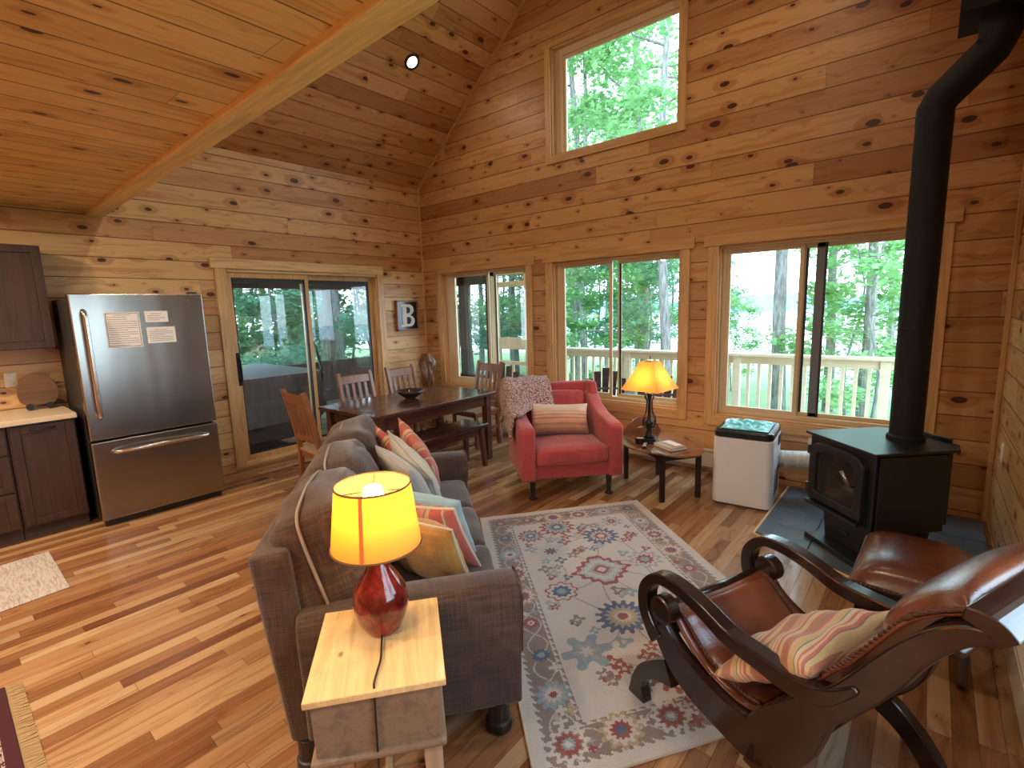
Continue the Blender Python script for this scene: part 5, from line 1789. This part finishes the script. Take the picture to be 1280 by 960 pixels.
k2 = thing('base_cabinet', 'dark rustic base cabinet with stacked drawers at the left edge', 'cabinet', (0, 0, 0))
bx(.01, -5.10, .10, KX, -4.48, .885).build('carcass', M['cab'], k2, bevel=.002)
bx(.01, -5.10, .0, KX - .07, -4.48, .10).build('toe_kick', M['porch_d'], k2)
for z0_, z1_ in ((.68, .87), (.40, .665), (.115, .385)):
    shaker(k2, -5.09, -4.49, z0_, z1_, KX, 'drawer', True)
tag(bx(.005, -5.6, .887, KX + .045, -4.085, .925).build('countertop', M['counter'], bevel=.004), 'pale stone countertop over the dark base cabinets', 'countertop')
k3 = thing('wall_cabinet', 'dark rustic upper cabinet hung left of the fridge', 'cabinet', (0, 0, 0))
bx(.003, -5.0, 1.42, .31, -4.10, 2.215).build('carcass', M['cab'], k3, bevel=.002)
shaker(k3, -4.545, -4.10, 1.425, 2.21, .31, 'door', False, False)
shaker(k3, -4.995, -4.55, 1.425, 2.21, .31, 'door', False, False)
# log-slice pig on wheels
ls = thing('log_slice_cart', 'rough round log slice standing on two small wheels on the counter', 'decoration', (.16, -4.23, .925))
sl_ = []
rr = random.Random(4)
for k in range(40):
    a = 2 * PI * k / 40
    r_ = .115 * (1 + .06 * noise.noise(Vector((math.cos(a) * 2, math.sin(a) * 2, 0))) + .03 * rr.uniform(-1, 1))
    if math.sin(a) < -.75: r_ = .115 * .75 / abs(math.sin(a)) 
    sl_.append((r_ * math.cos(a) * 1.08, r_ * math.sin(a) * 1.25))
m = Matrix.Translation((0, 0, .148)) @ Matrix.Rotation(R(90), 4, 'Z') @ Matrix.Rotation(R(90), 4, 'X')
MB().prism(sl_, -.018, .018, m).build('log_slice', M['slice'], ls, bevel=.003)
MB().prism([(.10, .0), (.15, .045), (.155, .06), (.13, .05), (.105, .04)], -.008, .008, m).build('tail', M['slice'], ls)
for y in (-.06, .06):
    MB().lathe([(.024, -.026), (.026, -.02), (.026, .02), (.024, .026)], 20, Matrix.Translation((0, y, .027)) @ Matrix.Rotation(R(90), 4, 'Y')).build('wheel', M['blackiron'], ls)

# ------------------------------------------------------------------ outside: ground, lake, porch, deck
GZ = -.75
def ground(a, b):
    x = -45 + 90 * a
    y = -25 + 70 * b
    d = max(0, y - 4)
    return (x, y, GZ - .05 * d - .3 * noise.noise(Vector((x * .15, y * .15, 0))) - (.0 if y < 20 else (y - 20) * .05))
og = MB().grid(ground, 60, 60).build('ground', M['grass'], smooth=True)
tag(og, kind='structure')
struct('lake', bx(-160, 38, -4.3, 220, 420, -4.0), M['lake'])
def hill(a, b):
    x = -220 + 520 * a
    h = (9 + 4 * noise.noise(Vector((x * .02, 0, 0))) + 2.5 * noise.noise(Vector((x * .15, 3, 0))) + 1.2 * noise.noise(Vector((x * .6, 3, 0))))
    return (x, 300 + b * 40, -4.2 + h * min(1, b * 1.5))
tag(MB().grid(hill, 260, 6).build('far_shore', M['shore']), kind='structure')
struct('deck_floor', MB().box(-3.3, T, -.16, 9.0, 2.05, -.04).box(-3.3, -6.0, -.16, -T, T, -.04), M['deck'])
mb = MB()
for x in (-3.2, -1.2, .6, 2.6, 4.6, 6.6, 8.8):
    mb.box(x - .06, 1.85, -2.2, x + .06, 1.97, -.16)
for y in (-6, -3.9, -1.9):
    mb.box(-3.25, y, -2.2, -3.13, y + .12, -.16)
struct('deck_posts', mb, M['rail_w'])

# deck railing
def railing(x0, x1, y, label):
    t = thing('deck_railing', label, 'railing', (x0, y, -.04))
    L = x1 - x0
    bx(0, -.07, .985, L, .07, 1.02).build('cap_rail', M['rail_w'], t, bevel=.004)
    bx(0, -.02, .89, L, .02, .985).build('top_rail', M['rail_w'], t, bevel=.003)
    bx(0, -.02, .08, L, .02, .16).build('bottom_rail', M['rail_w'], t, bevel=.003)
    k = 0
    x = .0
    while x <= L + .01:
        bx(x - .045, -.045, 0, x + .045, .045, .985).build('post', M['rail_w'], t, bevel=.003)
        x += L / max(1, round(L / 1.55))
    n = int(L / .125)
    for k in range(n):
        xx = (k + .5) * L / n
        bx(xx - .018, -.018, .15, xx + .018, .018, .90).build('baluster', M['rail_w'], t)
    return t
railing(.74, 8.4, 1.93, 'pale wooden deck railing with square balusters beyond the windows')

# Adirondack chairs on the deck
def adirondack(loc, rz, label):
    t = thing('adirondack_chair', label, 'chair', loc, rz, 'dark adirondack chairs on the deck')
    m = plain('dark brown resin', (.055, .028, .026), .45)
    for k in range(5):
        x = (k - 2) * .105
        top = .88 - .045 * abs(k - 2) ** 1.6
        MB().hexa([(x * .85 - .038, .20, .30), (x * .85 + .038, .20, .30), (x * .85 + .038, .22, .30), (x * .85 - .038, .22, .30)],
                  [(x - .046, .46, top), (x + .046, .46, top), (x + .046, .48, top), (x - .046, .48, top)]).build('back_slat', m, t, bevel=.008)
    for k in range(5):
        y = -.30 + k * .11
        bx(-.26, y, .36 - k * .025, .26, y + .09, .38 - k * .025).build('seat_slat', m, t, bevel=.004)
    for sx_ in (-1, 1):
        bx(sx_ * .34 - .06, -.36, .56, sx_ * .34 + .06, .36, .585).build('arm', m, t, bevel=.008)
        bx(sx_ * .30 - .012, -.34, 0, sx_ * .30 + .012, -.26, .56).build('leg', m, t)
        MB().hexa([(sx_ * .27 - .012, .42, 0), (sx_ * .27 + .012, .42, 0), (sx_ * .27 + .012, .52, 0), (sx_ * .27 - .012, .52, 0)], [(sx_ * .27 - .012, -.34, .30), (sx_ * .27 + .012, -.34, .30), (sx_ * .27 + .012, -.34, .38), (sx_ * .27 - .012, -.34, .38)]).build('rear_leg', m, t)
        bx(sx_ * .32 - .012, .28, .22, sx_ * .32 + .012, .36, .56).build('brace', m, t)
    MB().tube([(-.25, .40, .60), (.25, .40, .60)], .014, 8).build('back_brace', m, t)
    return t
adirondack((2.26, 1.22, -.04), R(213), 'dark adirondack chair on the deck, seen just right of the red armchair')
adirondack((3.08, 1.15, -.04), R(205), 'dark adirondack chair on the deck behind the lit iron lamp')
adirondack((.55, 1.0, -.04), R(225), 'dark adirondack chair on the porch seen through the corner window')

# screened porch: walls, framing, roof
mb = MB()
mb.box(-3.30, -6.0, -.04, -3.20, -4.5, 2.5).box(-3.30, -4.5, -.04, -3.20, 2.0, .66).box(-3.30, -4.5, 2.10, -3.20, 2.0, 2.5)
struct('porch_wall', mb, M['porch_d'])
def pframe(name, segs, m, label):
    t = thing(name, label, 'screen frame')
    for q in segs:
        bx(*q).build('post' if q[5] - q[2] > .8 else 'rail', M[m], t, bevel=.003)
    return t
segs = []
for y in (-4.5, -1.62, .35, 1.85):
    segs.append((-3.31, y - .05, -.04, -3.19, y + .05, 2.5))
segs.append((-3.33, -4.5, .64, -3.16, 1.9, .73))
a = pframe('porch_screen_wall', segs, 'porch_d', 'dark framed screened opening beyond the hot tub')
bx(-3.255, -4.5, .72, -3.25, 1.85, 2.12).build('mesh', M['screen'], a)
# end wall of the porch (facing the lake)
a = pframe('porch_screen_wall', [(-3.2, 1.80, -.04, -3.1, 1.90, 2.3), (-1.15, 1.80, -.04, -.98, 1.90, 2.3), (-3.1, 1.80, -.04, -.5, 1.90, .42), (-3.1, 1.80, 2.08, -.5, 1.90, 2.3), (-.46, 1.80, -.04, -.36, 1.90, 2.3)], 'porch_d', 'dark framed porch screen seen in the left half of the corner window')
bx(-3.1, 1.848, .40, -.40, 1.852, 2.1).build('mesh', M['screen'], a)
a = pframe('porch_screen_door', [(-.33, 1.80, -.04, -.20, 1.88, 2.3), (.42, 1.80, -.04, .56, 1.88, 2.3), (-.20, 1.80, 2.0, .42, 1.88, 2.09), (-.33, 1.80, 2.20, .56, 1.88, 2.3), (-.20, 1.80, .93, .42, 1.88, 1.13), (-.20, 1.81, .66, .42, 1.87, .72), (.10, 1.82, .38, .14, 1.86, .66), (-.20, 1.80, .28, .42, 1.88, .40), (-.20, 1.80, -.04, .42, 1.88, .05)], 'porch_l', 'pale lumber screen door with a wide middle rail seen through the corner window')
bx(-.20, 1.838, .05, .42, 1.842, 2.2).build('mesh', M['screen'], a)
tag(bx(-3.3, .17, 2.5, .66, 2.3, 2.6).build('porch_roof', M['porch_l']), kind='structure')
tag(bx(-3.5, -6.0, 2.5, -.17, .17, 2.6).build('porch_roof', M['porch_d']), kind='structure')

# hot tub
ht = thing('hot_tub', 'covered hot tub with a pale lid and grey skirt beyond the sliding door', 'hot tub', (-1.95, -2.25, -.09))
MB().prism(rrect(.98, 1.10, .18), .0, .84).build('cabinet', plain('dark tub cabinet', (.05, .04, .035), .6), ht, bevel=.01)
MB().prism(rrect(1.02, 1.14, .2), .86, .93).build('lid', plain('pale grey vinyl lid', (.52, .56, .60), .5), ht, bevel=.02, seg=3)
s = N('grey draped tub cover')
n = s.noise(s.comb(*[s.math('MULTIPLY', q, k) for q, k in zip(s.sep(), (6, 9, 1.2))]), scale=2., detail=4)
s.base(s.mix(n, (.085, .08, .075), (.16, .15, .14)))
s.bump(n, .7, .05)
s.set(.8)
def skirt(a, b):
    an = a * 2 * PI
    R_ = rrect(1.02, 1.14, .2, 30)
    i = a * (len(R_))
    k = int(i) % len(R_)
    f = i - int(i)
    p = Vector(R_[k]) * (1 - f) + Vector(R_[(k + 1) % len(R_)]) * f
    h = .58 + .06 * math.sin(a * 40) + .03 * math.sin(a * 91)
    o_ = 1 + b * .03 + .012 * b * math.sin(a * 150)
    return (p.x * o_, p.y * o_, .92 - b * h)
MB().grid(skirt, 240, 10).build('skirt', s.m, ht, smooth=True)
lf_ = MB().tube([(.9, 1.10, .5), (.9, 1.16, .9), (.75, 1.16, 1.25), (.6, 1.15, 1.42)], .022, 8)
lf_.build('cover_lifter', M['black'], ht, smooth=True)
tag(bx(-.9, -2.62, -.04, -.4, -1.9, .0).build('door_mat', M['black'], bevel=.004), 'dark mat on the porch just outside the sliding door', 'mat')

# ------------------------------------------------------------------ trees
def leafcloud(rr, blobs, n, size):
    mb = MB()
    for k in range(n):
        c, r_ = blobs[rr.randrange(len(blobs))]
        # sprays: flattened layers
        d = Vector((rr.gauss(0, 1), rr.gauss(0, 1), rr.gauss(0, .45)))
        d = d.normalized() * r_ * rr.random() ** .4
        p = Vector(c) + d
        s_ = size * rr.uniform(.6, 1.3)
        ax = Vector((rr.gauss(0, 1), rr.gauss(0, 1), rr.gauss(0, .35))).normalized()
        nrm = Vector((rr.gauss(0, .5), rr.gauss(0, .5), 1)).normalized()
        bi = ax.cross(nrm).normalized() * s_ * .42
        ax = ax * s_
        mid = p + nrm * s_ * .06
        mb.add([p - ax * .5, p + bi, p + ax * .5, p - bi], [(0, 1, 2, 3)])
    return mb
def tree_mesh(seed, H, r0, crown0, spread, nleaf, size, lean=0., nb=14, low=False):
    rr = random.Random(seed)
    tp = [(lean * (k / 8) * H * .3 + .12 * math.sin(k * .9 + seed), .10 * math.cos(k * 1.1 + seed), H * k / 8) for k in range(9)]
    tp[0] = (0, 0, -.6)
    tr = MB().tube(tp, [r0 * (1.25 if k == 0 else 1 - .085 * k) for k in range(9)], 10)
    blobs = []
    for k in range(nb):
        t_ = crown0 + (1 - crown0) * (k + .5) / nb
        i = min(7, int(t_ * 8))
        f = t_ * 8 - i
        o_ = Vector(tp[i]) * (1 - f) + Vector(tp[i + 1]) * f
        a = k * 2.4 + rr.uniform(-.4, .4)
        L = spread * (1.15 - .6 * (t_ - crown0) / (1 - crown0)) * rr.uniform(.7, 1.15)
        e = o_ + Vector((math.cos(a) * L, math.sin(a) * L, L * rr.uniform(.12, .5)))
        m_ = (o_ + e) / 2 + Vector((0, 0, -.08 * L))
        tr.tube([o_, m_, e], [r0 * .28, r0 * .18, r0 * .06], 6)
        for q in (.45, .7, .92, 1.05):
            blobs.append((o_ * (1 - q) + e * q + Vector((rr.uniform(-.3, .3), rr.uniform(-.3, .3), rr.uniform(-.15, .25))), spread * rr.uniform(.16, .3)))
    return tr, leafcloud(rr, blobs, nleaf, size)
protos = []
def proto(name, label, *a, leaf='leaf'):
    t = thing(name, label, 'tree', (0, 0, GZ), 0, 'trees beyond the deck')
    tr, lf = tree_mesh(*a)
    tr.build('trunk', M['bark'], t, smooth=True)
    lf.build('foliage', M[leaf], t)
    protos.append(t)
    return t
def ray_xy(px, y):
    """the place at distance y where photo column px (eye level) falls"""
    cx = (px - 640) / 619.4
    d = r2 * cx + fwd + u2 * ((480 - 400) / 619.4)
    t = (y - CAM.y) / d.y
    return CAM.x + d.x * t
def ray_yx(px, x):
    cx = (px - 640) / 619.4
    d = r2 * cx + fwd + u2 * ((480 - 400) / 619.4)
    t = (x - CAM.x) / d.x
    return CAM.y + d.y * t
pA = proto('maple_tree', 'slim grey trunk near the right edge of the middle window', 1, 12., .13, .28, 2.6, 7000, .13)
pA.location = (ray_xy(828, 6.5), 6.5, GZ)
pB = proto('maple_tree', 'dark forked trunk in the left pane of the middle window', 2, 11., .12, .12, 2.8, 7500, .14)
pB.location = (ray_xy(731, 8.0), 8.0, GZ)
pC = proto('tall_tree', 'pale straight trunk in the left pane of the right window', 3, 17., .135, .55, 2.8, 3600, .13)
pC.location = (ray_xy(980, 7.0), 7.0, GZ - .2)
pD = proto('young_tree', 'leafy young tree low behind the deck railing under the middle window', 4, 4.2, .035, .10, 1.5, 5500, .12)
pD.location = (ray_xy(716, 5.5), 5.5, GZ)
pE = proto('young_tree', 'pale leafy sapling beyond the railing beside the lamp', 5, 5.5, .04, .10, 1.6, 6500, .12, leaf='leaf2')
pE.location = (ray_xy(810, 9.5), 9.5, GZ)
G_ = 'trees beyond the deck'
P_ = [pA, pB, pC, pD, pE]
rt_ = random.Random(31)
def plant(i, x, y, label, s_=1.):
    dup(P_[i], (x, y, GZ - max(0, y - 4) * .05), rt_.uniform(0, 6.28), label, G_, (s_ * .95, s_ * .95, s_))
# right window trunks
plant(2, ray_xy(908, 9.0), 9.0, 'leaning dark trunk at the left edge of the right window', .8)
plant(2, ray_xy(1042, 9.5), 9.5, 'pale trunk just right of the right window mullion', .85)
plant(2, ray_xy(1082, 7.2), 7.2, 'grey brown trunk between the mullion and the stove pipe', .8)
plant(3, ray_xy(1095, 6.6), 6.6, 'bright leafy sapling beside the stove pipe beyond the railing', 1.0)
plant(3, ray_xy(1068, 8.6), 8.6, 'leafy sapling seen low in the right pane of the right window', 1.1)
plant(0, ray_xy(1110, 12.), 12., 'bushy maple hidden partly by the stove pipe', .9)
plant(3, ray_xy(918, 12.), 12., 'small sapling at the lower left of the right window', .7)
W_A = 'woodland tree filling the middle window behind the nearer trunks'
for px, y, i, s_ in ((705, 11, 4, 1.2), (745, 13, 4, 1.3), (775, 12, 4, 1.2), (800, 15, 0, 1.), (835, 13, 4, 1.3), (760, 18, 0, 1.1), (690, 16, 1, 1.), (850, 20, 1, 1.), (720, 24, 1, 1.3), (800, 26, 4, 1.8)):
    plant(i, ray_xy(px, y), y, W_A, s_)
W_B = 'woodland tree beyond the porch screens in the corner window'
for px, y, i, s_ in ((570, 7, 4, 1.2), (588, 9, 1, 1.), (628, 8, 4, 1.2), (645, 10, 2, .8), (660, 7.5, 1, .9), (600, 13, 0, 1.1), (640, 15, 1, 1.1)):
    plant(i, ray_xy(px, y), y, W_B, s_)
# beyond the sliding door
W_C = 'leafy woodland tree beyond the hot tub outside the sliding door'
plant(2, -6.0, ray_yx(424, -6.0), 'thick pale trunk in the right pane of the sliding door', 1.)
plant(2, -5.2, ray_yx(405, -5.2), 'grey trunk at the left of the sliding door right pane', .8)
for px, x, i, s_ in ((295, -6, 4, 1.1), (320, -7.5, 3, 1.3), (345, -6.5, 4, 1.1), (372, -7.5, 3, 1.3), (398, -8, 4, 1.2), (440, -8.5, 4, 1.2), (455, -7, 3, 1.2), (305, -11, 1, 1.), (365, -12, 1, 1.), (420, -12, 1, 1.), (335, -15, 0, 1.2)):
    plant(i, x, ray_yx(px, x), W_C, s_)
# canopy in the upper gable window
W_D = 'tall maple whose crown fills the upper gable window'
for px, y, i, s_ in ((720, 8.5, 1, 1.25), (800, 11, 0, 1.5)):
    plant(i, ray_xy(px, y), y, W_D, s_)
# right of the house, seen by the side window and in reflections
for x, y in ((18, -7), (19, 1.5)):
    plant(0, x, y, 'woodland tree standing to the right of the cabin', 1.1)
ORD = ['first', 'second', 'third', 'fourth', 'fifth', 'sixth', 'seventh', 'eighth', 'ninth', 'tenth', 'eleventh', 'twelfth', 'thirteenth', 'fourteenth', 'fifteenth', 'sixteenth', 'seventeenth', 'eighteenth', 'nineteenth', 'twentieth']
def px_of(o):
    v = Vector(o.location) - CAM
    return v.dot(r2) / max(.01, v.dot(fwd))
for base_, short in ((W_A, 'woodland tree beyond the middle window'), (W_B, 'woodland tree beyond the corner window'), (W_C, 'woodland tree outside the sliding door'), (W_D, 'tall maple crown in the upper gable window'), ('woodland tree standing to the right of the cabin', 'woodland tree right of the cabin')):
    L_ = sorted([o for o in COL.objects if o.get('label') == base_], key=px_of)
    for i, o in enumerate(L_):
        kind_ = 'low young leafy' if o.name.startswith('young') else ('straight grey barked' if o.name.startswith('tall') else 'dark forked')
        o['label'] = kind_ + ' ' + short + ', ' + ORD[i] + ' from the left'
print('objects', len(bpy.data.objects))
